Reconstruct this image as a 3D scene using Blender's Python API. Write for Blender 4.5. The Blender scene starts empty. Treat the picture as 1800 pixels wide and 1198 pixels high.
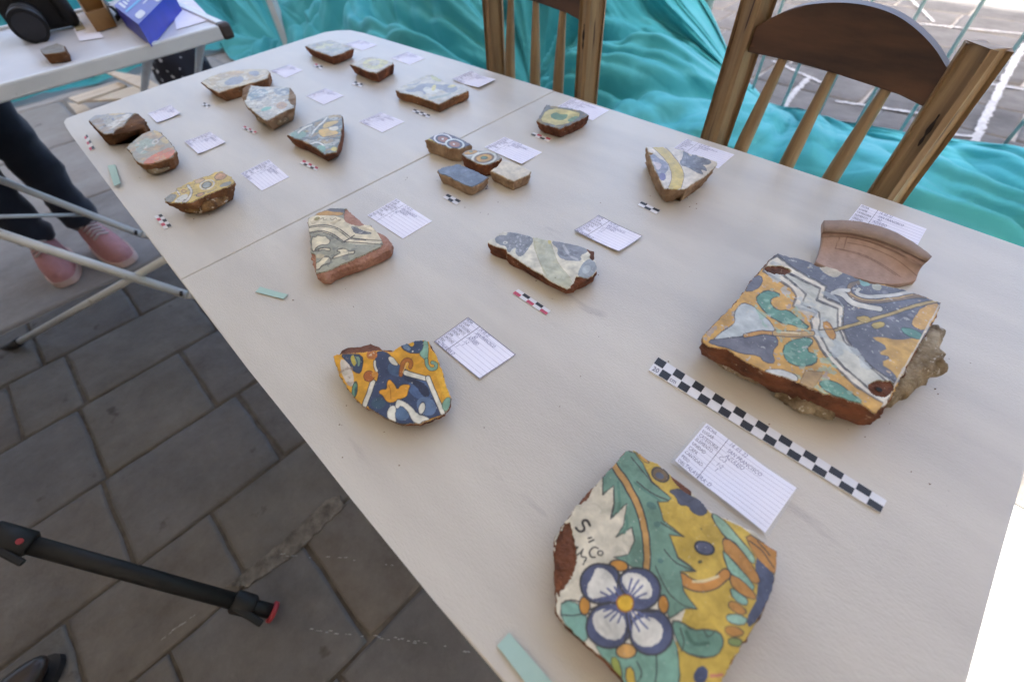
import bpy, bmesh, math, random
import numpy as np
from mathutils import Vector, Matrix, noise as mnoise

random.seed(7)
rng = np.random.default_rng(7)
scene = bpy.context.scene
COL = scene.collection

# ------------------------------------------------------------------ camera, world, sun, exposure
CAM = np.array([0.0133, -0.5929, 1.0870])
ROT = np.array([[0.69821068, 0.57480843, -0.42672839],
                [-0.71416032, 0.51781603, -0.47100064],
                [-0.04976834, 0.63361016, 0.77205005]])
FPX = 765.33
cam_data = bpy.data.cameras.new('camera')
cam = bpy.data.objects.new('camera', cam_data)
COL.objects.link(cam)
cam.matrix_world = Matrix([list(ROT[0]) + [CAM[0]], list(ROT[1]) + [CAM[1]], list(ROT[2]) + [CAM[2]], [0, 0, 0, 1]])
cam_data.sensor_width = 36.0
cam_data.lens = FPX / 1800 * 36
cam_data.clip_start = 0.02
cam_data.clip_end = 300
cam_data.dof.use_dof = True
cam_data.dof.focus_distance = 0.50
cam_data.dof.aperture_fstop = 4.0
scene.camera = cam

SUN_EL, SUN_AZ = math.radians(28), math.radians(240)       # azimuth clockwise from +y: the sun stands behind and left of the camera
world = bpy.data.worlds.new('World')
scene.world = world
world.use_nodes = True
wn = world.node_tree.nodes
wn.clear()
sky = wn.new('ShaderNodeTexSky')
sky.sky_type = 'NISHITA'
sky.sun_disc = False
sky.sun_elevation = SUN_EL
sky.sun_rotation = SUN_AZ
sky.air_density = 0.6
sky.dust_density = 9.0
sky.ozone_density = 0.3
bg = wn.new('ShaderNodeBackground')
bg.inputs['Strength'].default_value = 0.15
wo = wn.new('ShaderNodeOutputWorld')
world.node_tree.links.new(sky.outputs[0], bg.inputs[0])
world.node_tree.links.new(bg.outputs[0], wo.inputs[0])
sd = bpy.data.lights.new('sun', 'SUN')
sd.energy = 4.6
sd.angle = math.radians(0.5)
sd.color = (1.0, 0.96, 0.9)
sun = bpy.data.objects.new('sun', sd)
COL.objects.link(sun)
sdir = Vector((math.sin(SUN_AZ) * math.cos(SUN_EL), math.cos(SUN_AZ) * math.cos(SUN_EL), math.sin(SUN_EL)))
sun.rotation_euler = sdir.to_track_quat('Z', 'Y').to_euler()
sun.location = sdir * 20
scene.view_settings.view_transform = 'Standard'
scene.view_settings.look = 'None'
scene.view_settings.exposure = 3.5
scene.view_settings.gamma = 1.0
scene.view_settings.use_curve_mapping = False

# ------------------------------------------------------------------ helpers
TZ = 0.74          # height of the table top


def W(px, py, z):
    """world point seen at a photograph pixel, at height z"""
    d = ROT @ np.array([(px - 900) / FPX, -(py - 599) / FPX, -1.0])
    t = (z - CAM[2]) / d[2]
    return CAM + d * t


def WX(px, py, axis, val):
    d = ROT @ np.array([(px - 900) / FPX, -(py - 599) / FPX, -1.0])
    t = (val - CAM[axis]) / d[axis]
    return CAM + d * t


def proj(p):
    c = (np.asarray(p) - CAM) @ ROT
    return np.stack([900 - c[..., 0] / c[..., 2] * FPX, 599 + c[..., 1] / c[..., 2] * FPX], -1)


def lin(c):
    c = np.array(c, float) / 255
    return np.where(c <= .04045, c / 12.92, ((c + .055) / 1.055) ** 2.4)


def tag(o, label=None, cat=None, group=None, kind=None):
    if label: o['label'] = label
    if cat: o['category'] = cat
    if group: o['group'] = group
    if kind: o['kind'] = kind
    return o


def empty(name, loc, label, cat, group=None):
    o = bpy.data.objects.new(name, None)
    COL.objects.link(o)
    o.location = loc
    o.empty_display_size = .02
    return tag(o, label, cat, group)


def link(name, me, mat, parent=None, smooth=False):
    o = bpy.data.objects.new(name, me)
    COL.objects.link(o)
    if mat is not None and not me.materials:
        me.materials.append(mat)
    if parent is not None:
        o.parent = parent
        o.matrix_parent_inverse = Matrix.Translation(-Vector(parent.location)) if parent.type == 'EMPTY' and tuple(parent.rotation_euler) == (0, 0, 0) else Matrix.Identity(4)
    if smooth:
        me.polygons.foreach_set('use_smooth', [True] * len(me.polygons))
    return o


def mesh(name, verts, faces):
    me = bpy.data.meshes.new(name)
    me.from_pydata([tuple(map(float, v)) for v in verts], [], [tuple(map(int, f)) for f in faces])
    me.update()
    return me


def from_bm(name, bm):
    me = bpy.data.meshes.new(name)
    bmesh.ops.recalc_face_normals(bm, faces=bm.faces)
    bm.to_mesh(me)
    bm.free()
    return me


def vnoise(x, y, seed=0):
    """vectorised 2D value noise in -1..1"""
    xi = np.floor(x).astype(np.int64); yi = np.floor(y).astype(np.int64)
    fx = x - xi; fy = y - yi
    fx = fx * fx * (3 - 2 * fx); fy = fy * fy * (3 - 2 * fy)

    def h(a, b):
        n = (a * 374761393 + b * 668265263 + seed * 1442695041) & 0x7fffffff
        n = ((n ^ (n >> 13)) * 1274126177) & 0x7fffffff
        n = n ^ (n >> 16)
        return (n & 0xffff) / 32767.5 - 1
    return (h(xi, yi) * (1 - fx) + h(xi + 1, yi) * fx) * (1 - fy) + (h(xi, yi + 1) * (1 - fx) + h(xi + 1, yi + 1) * fx) * fy


def fbm(x, y, seed=0, o=4):
    s = 0; a = .5
    for i in range(o):
        s = s + a * vnoise(x * 2 ** i, y * 2 ** i, seed + i); a *= .5
    return s


def chaikin(p, n=2, closed=True):
    p = np.array(p, float)
    for _ in range(n):
        if closed:
            q = np.roll(p, -1, 0)
            p = np.stack([.75 * p + .25 * q, .25 * p + .75 * q], 1).reshape(-1, 2)
        else:
            a, b = p[:-1], p[1:]
            m = np.stack([.75 * a + .25 * b, .25 * a + .75 * b], 1).reshape(-1, 2)
            p = np.vstack([p[:1], m[1:-1], p[-1:]]) if len(p) > 2 else p
    return p


def inpoly(X, Y, poly):
    r = np.zeros(X.shape, bool)
    n = len(poly)
    for i in range(n):
        x0, y0 = poly[i]; x1, y1 = poly[(i + 1) % n]
        if y0 == y1: continue
        c = (y0 > Y) != (y1 > Y)
        r ^= c & (X < (x1 - x0) * (Y - y0) / (y1 - y0) + x0)
    return r


def dist_line(X, Y, pts, closed=False):
    d = np.full(X.shape, 1e9)
    n = len(pts)
    for i in range(n if closed else n - 1):
        x0, y0 = pts[i]; x1, y1 = pts[(i + 1) % n]
        dx, dy = x1 - x0, y1 - y0
        L = dx * dx + dy * dy + 1e-9
        t = np.clip(((X - x0) * dx + (Y - y0) * dy) / L, 0, 1)
        d = np.minimum(d, (X - x0 - t * dx) ** 2 + (Y - y0 - t * dy) ** 2)
    return np.sqrt(d)


# ------------------------------------------------------------------ materials
MATS = {}


def nt(name):
    m = bpy.data.materials.new(name)
    m.use_nodes = True
    n = m.node_tree.nodes
    return m, n, m.node_tree.links, n['Principled BSDF']


def mat(name, col, rough=.6, col2=None, scale=8, detail=6, bump=0, bscale=None, metal=0, spec=.5, coord='Object',
        stretch=None, lo=.35, hi=.65, spots=None, rvar=0, sheen=0, coat=0):
    """noise-mottled surface; col/col2 are linear albedos"""
    if name in MATS: return MATS[name]
    m, n, l, b = nt(name)
    b.inputs['Roughness'].default_value = rough
    b.inputs['Metallic'].default_value = metal
    b.inputs['Specular IOR Level'].default_value = spec
    if sheen: b.inputs['Sheen Weight'].default_value = sheen
    if coat: b.inputs['Coat Weight'].default_value = coat
    tc = n.new('ShaderNodeTexCoord')
    mp = n.new('ShaderNodeMapping')
    l.new(tc.outputs[coord], mp.inputs[0])
    if stretch: mp.inputs['Scale'].default_value = stretch
    nz = n.new('ShaderNodeTexNoise')
    nz.inputs['Scale'].default_value = scale
    nz.inputs['Detail'].default_value = detail
    nz.inputs['Roughness'].default_value = .76 if 'stone' in name else .6
    l.new(mp.outputs[0], nz.inputs['Vector'])
    cr = n.new('ShaderNodeValToRGB')
    cr.color_ramp.elements[0].position = lo
    cr.color_ramp.elements[1].position = hi
    c2 = col2 if col2 is not None else [c * .8 for c in col]
    cr.color_ramp.elements[0].color = (*c2[:3], 1)
    cr.color_ramp.elements[1].color = (*col[:3], 1)
    l.new(nz.outputs[0], cr.inputs[0])
    out = cr.outputs[0]
    if spots:
        sc, thr, sc_col = spots
        n2 = n.new('ShaderNodeTexNoise')
        n2.inputs['Scale'].default_value = sc
        n2.inputs['Detail'].default_value = 5
        l.new(mp.outputs[0], n2.inputs['Vector'])
        r2 = n.new('ShaderNodeValToRGB')
        r2.color_ramp.elements[0].position = thr
        r2.color_ramp.elements[1].position = thr + .06
        l.new(n2.outputs[0], r2.inputs[0])
        mx = n.new('ShaderNodeMix'); mx.data_type = 'RGBA'
        l.new(r2.outputs[0], mx.inputs['Factor'])
        l.new(out, mx.inputs[6])
        mx.inputs[7].default_value = (*sc_col, 1)
        out = mx.outputs[2]
    l.new(out, b.inputs['Base Color'])
    if rvar:
        mr = n.new('ShaderNodeMapRange')
        mr.inputs[3].default_value = rough - rvar; mr.inputs[4].default_value = rough + rvar
        l.new(nz.outputs[0], mr.inputs[0]); l.new(mr.outputs[0], b.inputs['Roughness'])
    if bump:
        nb = n.new('ShaderNodeTexNoise')
        nb.inputs['Scale'].default_value = bscale or scale * 4
        nb.inputs['Detail'].default_value = 8
        l.new(mp.outputs[0], nb.inputs['Vector'])
        bp = n.new('ShaderNodeBump')
        bp.inputs['Strength'].default_value = min(1, bump)
        bp.inputs['Distance'].default_value = .002 * max(1, bump)
        l.new(nb.outputs[0], bp.inputs['Height'])
        l.new(bp.outputs[0], b.inputs['Normal'])
    MATS[name] = m
    return m


def glaze_mat():
    m, n, l, b = nt('painted_glaze')
    at = n.new('ShaderNodeAttribute'); at.attribute_name = 'paint'
    tc = n.new('ShaderNodeTexCoord')
    nz = n.new('ShaderNodeTexNoise'); nz.inputs['Scale'].default_value = 90; nz.inputs['Detail'].default_value = 5
    l.new(tc.outputs['Object'], nz.inputs['Vector'])
    mr = n.new('ShaderNodeMapRange'); mr.inputs[1].default_value = .3; mr.inputs[2].default_value = .7
    mr.inputs[3].default_value = .78; mr.inputs[4].default_value = 1.15
    l.new(nz.outputs[0], mr.inputs[0])
    mu = n.new('ShaderNodeMix'); mu.data_type = 'RGBA'; mu.blend_type = 'MULTIPLY'
    mu.inputs['Factor'].default_value = 1
    l.new(at.outputs['Color'], mu.inputs[6]); l.new(mr.outputs[0], mu.inputs[7])
    # worn, chalky specks
    n2 = n.new('ShaderNodeTexNoise'); n2.inputs['Scale'].default_value = 420; n2.inputs['Detail'].default_value = 4
    l.new(tc.outputs['Object'], n2.inputs['Vector'])
    r2 = n.new('ShaderNodeValToRGB'); r2.color_ramp.elements[0].position = .66; r2.color_ramp.elements[1].position = .72
    l.new(n2.outputs[0], r2.inputs[0])
    mx = n.new('ShaderNodeMix'); mx.data_type = 'RGBA'
    ml = n.new('ShaderNodeMath'); ml.operation = 'MULTIPLY'; ml.inputs[1].default_value = .45
    l.new(r2.outputs[0], ml.inputs[0]); l.new(ml.outputs[0], mx.inputs['Factor'])
    l.new(mu.outputs[2], mx.inputs[6]); mx.inputs[7].default_value = (.55, .53, .48, 1)
    l.new(mx.outputs[2], b.inputs['Base Color'])
    b.inputs['Specular IOR Level'].default_value = .36
    rr = n.new('ShaderNodeMapRange'); rr.inputs[3].default_value = .2; rr.inputs[4].default_value = .5
    l.new(nz.outputs[0], rr.inputs[0]); l.new(rr.outputs[0], b.inputs['Roughness'])
    bp = n.new('ShaderNodeBump'); bp.inputs['Strength'].default_value = .5; bp.inputs['Distance'].default_value = .0007
    n3 = n.new('ShaderNodeTexNoise'); n3.inputs['Scale'].default_value = 160; n3.inputs['Detail'].default_value = 6
    l.new(tc.outputs['Object'], n3.inputs['Vector']); l.new(n3.outputs[0], bp.inputs['Height']); l.new(bp.outputs[0], b.inputs['Normal'])
    return m


GLAZE = glaze_mat()


def clay(name, srgb, srgb2):
    return mat(name, lin(srgb) * .95, .85, lin(srgb2) * .95, scale=45, detail=8, bump=1.6, bscale=260, spec=.25,
               spots=(150, .66, tuple(lin((190, 165, 135)) * .8)))


CLAY_RED = clay('terracotta_red', (138, 88, 62), (84, 54, 42))
CLAY_ORANGE = clay('terracotta_orange', (150, 106, 72), (104, 74, 52))
CLAY_PINK = clay('terracotta_pink', (184, 140, 118), (156, 112, 92))
CLAY_BUFF = clay('buff_clay', (180, 154, 126), (132, 106, 82))
CLAY_DARK = clay('dark_clay', (120, 84, 54), (84, 58, 40))
MORTAR = mat('lime_mortar', lin((186, 170, 142)) * .85, .95, lin((116, 98, 74)) * .8, scale=55, detail=10, bump=2.5, bscale=220, spec=.15,
             spots=(200, .62, (.55, .5, .42)))
TABLE = mat('table_laminate', lin((212, 205, 191)) * .86, .38, lin((199, 192, 180)) * .82, scale=5, detail=9, bump=.25, bscale=420,
            stretch=(2.4, .55, 1), rvar=.07, spots=(9, .70, tuple(lin((190, 182, 172)) * .8)))
RIM = mat('table_rim', lin((196, 190, 184)) * .8, .5, scale=20)
PAPER = mat('paper', (.86, .85, .93), .8, (.80, .79, .88), scale=14, spec=.2)
INK = mat('printed_ink', (.10, .09, .15), .7, spec=.2)
LINEINK = mat('ruled_line_ink', (.50, .48, .60), .7, spec=.2)
PEN = mat('pen_ink', (.16, .16, .30), .6, spec=.2)
BLACKP = mat('scale_black', (.018, .018, .02), .5)
WHITEP = mat('scale_white', (.78, .78, .80), .5)
REDP = mat('scale_red', lin((205, 75, 100)) * .9, .5)
MINT = mat('mint_card', lin((172, 200, 188)) * .9, .7, lin((162, 192, 180)) * .9, scale=20)
WHITEMETAL = mat('white_painted_metal', (.62, .64, .64), .38, (.52, .54, .54), scale=6, spots=(30, .68, (.36, .35, .33)), spec=.5)
BLACKRUB = mat('black_rubber', (.018, .018, .02), .55)
WOOD_OLD = mat('worn_wood', lin((156, 130, 94)) * .98, .55, lin((128, 102, 72)) * .9, scale=11, detail=12, stretch=(7, 7, .5), bump=.6, bscale=30, spots=(13, .66, tuple(lin((70, 44, 28)))))
WOOD_DARK = mat('dark_varnished_wood', lin((102, 70, 48)) * .8, .5, lin((60, 42, 32)) * .7, scale=6, detail=8, stretch=(4, .8, 5), bump=.3, bscale=20,
                spots=(14, .68, tuple(lin((120, 80, 52)))))
WOOD_PALE = mat('pale_wood', lin((232, 214, 188)) * .9, .7, lin((206, 184, 154)) * .9, scale=5, stretch=(1, 5, 5), detail=8)
CLOTH = None


def cloth_mat():
    m, n, l, b = nt('teal_cloth')
    tc = n.new('ShaderNodeTexCoord')
    nz = n.new('ShaderNodeTexNoise'); nz.inputs['Scale'].default_value = 2.2; nz.inputs['Detail'].default_value = 8
    l.new(tc.outputs['Object'], nz.inputs['Vector'])
    cr = n.new('ShaderNodeValToRGB')
    cr.color_ramp.elements[0].position = .3; cr.color_ramp.elements[0].color = (.042, .31, .335, 1)
    cr.color_ramp.elements[1].position = .7; cr.color_ramp.elements[1].color = (.075, .40, .42, 1)
    l.new(nz.outputs[0], cr.inputs[0])
    l.new(cr.outputs[0], b.inputs['Base Color'])
    b.inputs['Roughness'].default_value = .62
    b.inputs['Sheen Weight'].default_value = .12
    b.inputs['Sheen Tint'].default_value = (.5, .95, 1, 1)
    b.inputs['Specular IOR Level'].default_value = .35
    # fine crumple of the thin sheet
    n2 = n.new('ShaderNodeTexNoise'); n2.inputs['Scale'].default_value = 9; n2.inputs['Detail'].default_value = 5
    n2.inputs['Distortion'].default_value = 1.2
    l.new(tc.outputs['Object'], n2.inputs['Vector'])
    bp = n.new('ShaderNodeBump'); bp.inputs['Strength'].default_value = .35; bp.inputs['Distance'].default_value = .02
    l.new(n2.outputs[0], bp.inputs['Height']); l.new(bp.outputs[0], b.inputs['Normal'])
    tr = n.new('ShaderNodeBsdfTranslucent'); tr.inputs[0].default_value = (.12, .62, .64, 1)
    ms = n.new('ShaderNodeMixShader'); ms.inputs[0].default_value = .05
    l.new(b.outputs[0], ms.inputs[1]); l.new(tr.outputs[0], ms.inputs[2])
    l.new(ms.outputs[0], n['Material Output'].inputs[0])
    return m


CLOTH = cloth_mat()

# ------------------------------------------------------------------ generic shapes


def box_bm(bm, c, s, rot=None, bevel=0):
    r = bmesh.ops.create_cube(bm, size=1)
    vs = r['verts']
    for v in vs:
        v.co = Vector((v.co.x * s[0], v.co.y * s[1], v.co.z * s[2]))
    if bevel:
        es = list({e for v in vs for e in v.link_edges})
        rb = bmesh.ops.bevel(bm, geom=es, offset=bevel, segments=2, affect='EDGES', profile=.5)
        vs = list({v for f in rb['faces'] for v in f.verts} | {v for v in vs if v.is_valid})
    M = Matrix.Translation(Vector(c)) @ (rot if rot is not None else Matrix.Identity(4))
    for v in vs: v.co = M @ v.co
    return vs


def box(name, c, s, m, parent=None, rot=None, bevel=.002, smooth=False):
    bm = bmesh.new()
    box_bm(bm, c, s, rot, bevel)
    return link(name, from_bm(name, bm), m, parent, smooth)


def tube_data(path, radii, seg=12, cap=True, squash=None):
    path = [Vector(p) for p in path]
    vs, fs = [], []
    n = len(path)
    prevx = None
    for i, p in enumerate(path):
        t = (path[min(i + 1, n - 1)] - path[max(i - 1, 0)]).normalized()
        if prevx is None:
            a = Vector((0, 0, 1)) if abs(t.z) < .9 else Vector((1, 0, 0))
            x = t.cross(a).normalized()
        else:
            x = (prevx - t * prevx.dot(t)).normalized()
        y = t.cross(x)
        prevx = x
        r = radii[i] if hasattr(radii, '__len__') else radii
        for k in range(seg):
            a = 2 * math.pi * k / seg
            vs.append(p + x * (math.cos(a) * r) + y * (math.sin(a) * r * (squash or 1)))
    for i in range(n - 1):
        for k in range(seg):
            a, b = i * seg + k, i * seg + (k + 1) % seg
            fs.append((a, b, b + seg, a + seg))
    if cap:
        fs.append(tuple(range(seg))[::-1])
        fs.append(tuple(range((n - 1) * seg, n * seg)))
    return vs, fs


def tube(name, path, radii, m, parent=None, seg=12, smooth=True):
    v, f = tube_data(path, radii, seg)
    o = link(name, mesh(name, v, f), m, parent)
    for p in o.data.polygons:
        p.use_smooth = smooth and len(p.vertices) == 4
    return o


def join_parts(lst):
    V, F = [], []
    for v, f in lst:
        o = len(V)
        V += list(v); F += [tuple(i + o for i in q) for q in f]
    return V, F


def prism(name, poly, z0, z1, m, parent=None, bevel=0):
    bm = bmesh.new()
    vs = [bm.verts.new((p[0], p[1], z1)) for p in poly]
    f = bm.faces.new(vs)
    r = bmesh.ops.extrude_face_region(bm, geom=[f])
    for v in r['geom']:
        if isinstance(v, bmesh.types.BMVert): v.co.z = z0
    if bevel:
        es = [e for e in bm.edges if len(e.link_faces) == 2 and abs(e.verts[0].co.z - e.verts[1].co.z) < 1e-6]
        bmesh.ops.bevel(bm, geom=es, offset=bevel, segments=3, affect='EDGES', profile=.5)
    return link(name, from_bm(name, bm), m, parent)


# ------------------------------------------------------------------ the ground
DARK_STONE = []
for i, (a, b) in enumerate([((96, 93, 89), (76, 73, 69)), ((94, 92, 89), (74, 71, 69)), ((97, 93, 88), (76, 71, 67)), ((93, 91, 90), (73, 71, 70))]):
    DARK_STONE.append(mat('dark_paving_stone_%s' % 'abcd'[i], lin(a) * 1.25, .72, lin(b) * 1.25, scale=6, detail=14, bump=3.6, bscale=20, coord='Object',
                          spots=(11, .66, (.055, .046, .038)), lo=.36, hi=.64, rvar=.12, spec=.35))
PALE_STONE = []
for i, (a, b) in enumerate([((178, 174, 168), (138, 132, 126)), ((168, 164, 160), (122, 118, 114)), ((184, 178, 172), (148, 142, 136))]):
    PALE_STONE.append(mat('pale_paving_stone_%s' % 'abc'[i], lin(a) * .86, .8, lin(b) * 1.15, scale=3, detail=9, bump=2.0, bscale=14,
                          stretch=(.9, 1.3, 1), spots=(7, .70, tuple(lin((124, 118, 114)) * .7)), spec=.3))
STREET_STONE = []
for i, (a, b) in enumerate([((178, 174, 170), (138, 133, 129)), ((168, 165, 162), (124, 120, 117)), ((184, 179, 174), (146, 141, 136))]):
    STREET_STONE.append(mat('street_stone_%s' % 'abc'[i], lin(a) * .28, .85, lin(b) * .26, scale=4, detail=9, bump=2.0, bscale=14,
                            stretch=(1.6, .8, 1), spots=(8, .68, tuple(lin((110, 106, 104)) * .5)), spec=.3))
JOINT = mat('joint_mortar', lin((92, 86, 78)) * 1.15, .95, lin((66, 60, 54)) * 1.1, scale=20, detail=9, bump=2, bscale=60)
PALE_JOINT = mat('pale_joint_mortar', lin((160, 156, 150)) * .9, .95, lin((136, 130, 124)) * .9, scale=12, detail=9, bump=2, bscale=60)

gm = mesh('ground', [(-150, -150, -.012), (150, -150, -.012), (150, 150, -.012), (-150, 150, -.012)], [(0, 1, 2, 3)])
ground = link('ground', gm, mat('trodden_ground', (.17, .155, .14), .95, (.12, .11, .10), scale=2, bump=2, bscale=40))
tag(ground, kind='structure')


def stone(x0, x1, y0, y1, m, parent, gap=.002, nu=5, dome=.0022):
    """one irregular slab: chipped outline, softly uneven top"""
    P = []
    g = gap + random.uniform(0, .003)
    n = 6
    def side(ax, ay, bx, by):
        for i in range(n):
            t = i / n
            w = 0 if i == 0 else 1
            P.append([ax + (bx - ax) * t, ay + (by - ay) * t, w])
    side(x0 + g, y0 + g, x1 - g, y0 + g); side(x1 - g, y0 + g, x1 - g, y1 - g)
    side(x1 - g, y1 - g, x0 + g, y1 - g); side(x0 + g, y1 - g, x0 + g, y0 + g)
    cx, cy = (x0 + x1) / 2, (y0 + y1) / 2
    for p in P:
        k = random.uniform(.972, 1.0) if not p[2] else random.uniform(.978, 1.008)
        p[0] = cx + (p[0] - cx) * k; p[1] = cy + (p[1] - cy) * k
    z = random.uniform(-.0015, .0015)
    N = len(P)
    V = [(p[0], p[1], -.03) for p in P] + [(p[0], p[1], -.0012 + z) for p in P]
    V += [(cx + (p[0] - cx) * .94, cy + (p[1] - cy) * .94, .0012 + z + random.uniform(-.0012, .0012)) for p in P]
    V.append((cx, cy, dome + z))
    V += [(cx + (p[0] - cx) * .55, cy + (p[1] - cy) * .55, dome * .8 + z + random.uniform(-.0015, .0015)) for p in P]
    F = []
    for i in range(N):
        j = (i + 1) % N
        F.append((i, j, N + j, N + i)); F.append((N + i, N + j, 2 * N + j, 2 * N + i))
        F.append((2 * N + i, 2 * N + j, 3 * N + 1 + j, 3 * N + 1 + i)); F.append((3 * N + 1 + i, 3 * N + 1 + j, 3 * N))
    me = mesh('paving_stone', V, F)
    o = link('paving_stone', me, m, parent)
    for p in me.polygons: p.use_smooth = True
    return o


pav = mesh('dark_pavement', [(-1.9, -1.85, -.004), (1.95, -1.85, -.004), (1.95, 1.44, -.004), (-1.9, 1.44, -.004)], [(0, 1, 2, 3)])
dark_pavement = link('dark_pavement', pav, JOINT)
tag(dark_pavement, kind='structure')
ys = [-1.75, -1.42, -1.08, -.83, -.56, -.275, .018, .247, .55, .865, 1.15, 1.44]
rows_fixed = {0: [1.048], 1: [1.048], 5: [-1.62, -1.3, -1.02, -.74, -.475, -.168, .12], 6: [-1.5, -1.2, -.95, -.62, -.30, .05], 7: [-1.65, -1.35, -1.05, -.79, -.475, -.10, .2],
              8: [-1.45, -1.15, -.8, -.46, -.162, .15], 9: [-1.6, -1.3, -.95, -.603, -.44, -.03, .2], 10: [-1.5, -1.1, -.8, -.5, -.2, .1]}
for i in range(len(ys) - 1):
    xs = list(rows_fixed.get(i, [-1.6]))
    while xs[-1] < 1.55:
        xs.append(xs[-1] + random.uniform(.26, .4))
    for a, b in zip(xs[:-1], xs[1:]):
        if i == 0 and b > .75: pass
        stone(a, b, ys[i], ys[i + 1], random.choice(DARK_STONE), dark_pavement)

pp = mesh('pale_pavement', [(-2.2, 1.445, -.0075), (2.0, 1.445, -.0075), (2.0, 5.2, -.0075), (-2.2, 5.2, -.0075)], [(0, 1, 2, 3)])
pale_pavement = link('pale_pavement', pp, PALE_JOINT)
tag(pale_pavement, kind='structure')
y = 1.45
while y < 4.6:
    h = random.uniform(.72, .85)
    x = -1.6 + random.uniform(-.2, 0)
    while x < 1.0:
        w = random.uniform(.8, 1.2)
        stone(x, x + w, y, y + h, random.choice(PALE_STONE), pale_pavement, dome=.002)
        x += w
    y += h
pp = mesh('street_pavement', [(1.72, -4, -.007), (9.5, -4, -.007), (9.5, 4.4, -.007), (1.72, 4.4, -.007)], [(0, 1, 2, 3)])
street = link('street_pavement', pp, PALE_JOINT)
tag(street, kind='structure')
x = 2.25
while x < 7.5:
    w = random.uniform(.34, .44)
    y = -1.8 + random.uniform(-.3, 0)
    while y < 3.2:
        h = random.uniform(.42, .7)
        stone(x, x + w, y, y + h, random.choice(STREET_STONE), street, gap=.004, dome=.002)
        y += h
    x += w
# sunlit ground at the near right; pale colour paints it up to the shade
SUNLIT = mat('sunlit_ground', (.62, .60, .55), .8, (.56, .54, .50), scale=6, bump=.6)
pp = prism('sunlit_strip', [(.2, -4.5), (1.043, -4.5), (1.043, -1.08), (.2, -1.08)], -.03, .006, SUNLIT)
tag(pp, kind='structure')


def chalk(name, pts, w, m, z=.0055, jag=.5, seed=0):
    """worn painted or chalked line: ragged ribbon broken into flakes"""
    P = np.array(pts, float)
    seg = np.linalg.norm(np.diff(P, axis=0), axis=1); L = seg.sum(); cum = np.r_[0, np.cumsum(seg)]
    n = max(8, int(L / .007))
    V, F = [], []
    r = random.Random(seed)
    for i in range(n):
        s = L * i / n
        k = min(len(seg) - 1, int(np.searchsorted(cum, s, side='right') - 1))
        t = (s - cum[k]) / seg[k]
        p = P[k] * (1 - t) + P[k + 1] * t
        d = (P[k + 1] - P[k]) / seg[k]; q = np.array([-d[1], d[0]])
        for _ in range(2):
            if r.random() < jag: continue
            o = r.uniform(-.3, .3) * w; a = r.uniform(.45, .9) * w * (.4 if w < .02 else 1); le = r.uniform(.008, .018) * (.35 if w < .02 else 1)
            b = len(V)
            c = p + q * o
            for da, dq in ((-le, -a * .4), (le * .6, -a * .5), (le, a * .3), (-le * .3, a * .5)):
                e = c + d * da + q * dq
                V.append((e[0], e[1], z + .0004 * (len(V) % 7)))
            F.append((b, b + 1, b + 2, b + 3))
    o = link(name, mesh(name, V, F), m)
    tag(o, kind='stuff')
    return o


CHALK = mat('white_chalk', (.42, .42, .42), .9, (.30, .30, .30), scale=30)
CHALK_DIM = mat('faded_chalk', (.30, .30, .30), .95)


def gp(*l): return [W(x, y, 0)[:2] for x, y in l]


chalk('chalk_line', gp((1800, 80), (1770, 130), (1740, 190), (1705, 262)), .036, CHALK, jag=.12, seed=1)
chalk('chalk_line', gp((1420, 140), (1395, 165), (1370, 200)), .03, CHALK, jag=.12, seed=2)
for k, l in enumerate([[(1560, 120), (1800, 160)], [(1640, 235), (1720, 243)], [(1470, 180), (1640, 205)], [(1580, 40), (1800, 62)], [(1360, 110), (1450, 150)], [(1600, 0), (1640, 40)]]):
    chalk('chalk_line', gp(*l), .022, CHALK, jag=.1, seed=10 + k)
chalk('chalk_line', gp((497, 975), (560, 980), (640, 984), (700, 998)), .010, CHALK_DIM, jag=.72, seed=20)
chalk('chalk_line', gp((500, 1100), (620, 1115), (720, 1125), (830, 1145)), .009, CHALK_DIM, jag=.82, seed=21)
chalk('chalk_line', gp((290, 1120), (350, 1078)), .009, CHALK_DIM, jag=.75, seed=22)

# worn mortar strip beside the joint
strip = gp((598, 872), (575, 880), (500, 950), (400, 1030), (440, 1030), (520, 975), (606, 890))
sj = []
for a_, b_s in zip(strip, strip[1:] + strip[:1]):
    m_s = max(2, int(np.linalg.norm(b_s - a_) / .008))
    for k in range(m_s):
        q_ = a_ + (b_s - a_) * k / m_s
        sj.append(q_ + np.array([mnoise.noise(Vector((q_[0] * 60, q_[1] * 60, 1))), mnoise.noise(Vector((q_[0] * 60, q_[1] * 60, 9)))]) * .007)
strip = sj
o = prism('mortar_strip', strip, -.002, .0052, mat('dusty_mortar', lin((122, 116, 108)), .95, lin((74, 70, 64)), scale=30, bump=2))
tag(o, kind='structure')

# ------------------------------------------------------------------ unseen canopy added over the white post, sized to shade the place
canopy = empty('canopy', (0, 0, 0), 'unseen brown grey fabric canopy shaped for its shade, on white posts over the tables', 'canopy')
cm, n_, l_, b_ = nt('shade_roof_fabric')
b_.inputs['Base Color'].default_value = (.30, .27, .23, 1); b_.inputs['Roughness'].default_value = .8
tr_ = n_.new('ShaderNodeBsdfTranslucent'); tr_.inputs[0].default_value = (.92, .84, .72, 1)
ms_ = n_.new('ShaderNodeMixShader'); ms_.inputs[0].default_value = .04
l_.new(b_.outputs[0], ms_.inputs[1]); l_.new(tr_.outputs[0], ms_.inputs[2]); l_.new(ms_.outputs[0], n_['Material Output'].inputs[0])
CH = 2.5
sh = Vector((-sdir.x, -sdir.y)) / sdir.z * CH
cx0, cx1, cy0, cy1 = -5.5, 1.12, -1.09 - sh.y, 4.6
V, F = [], []
NX, NY = 28, 28
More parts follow.
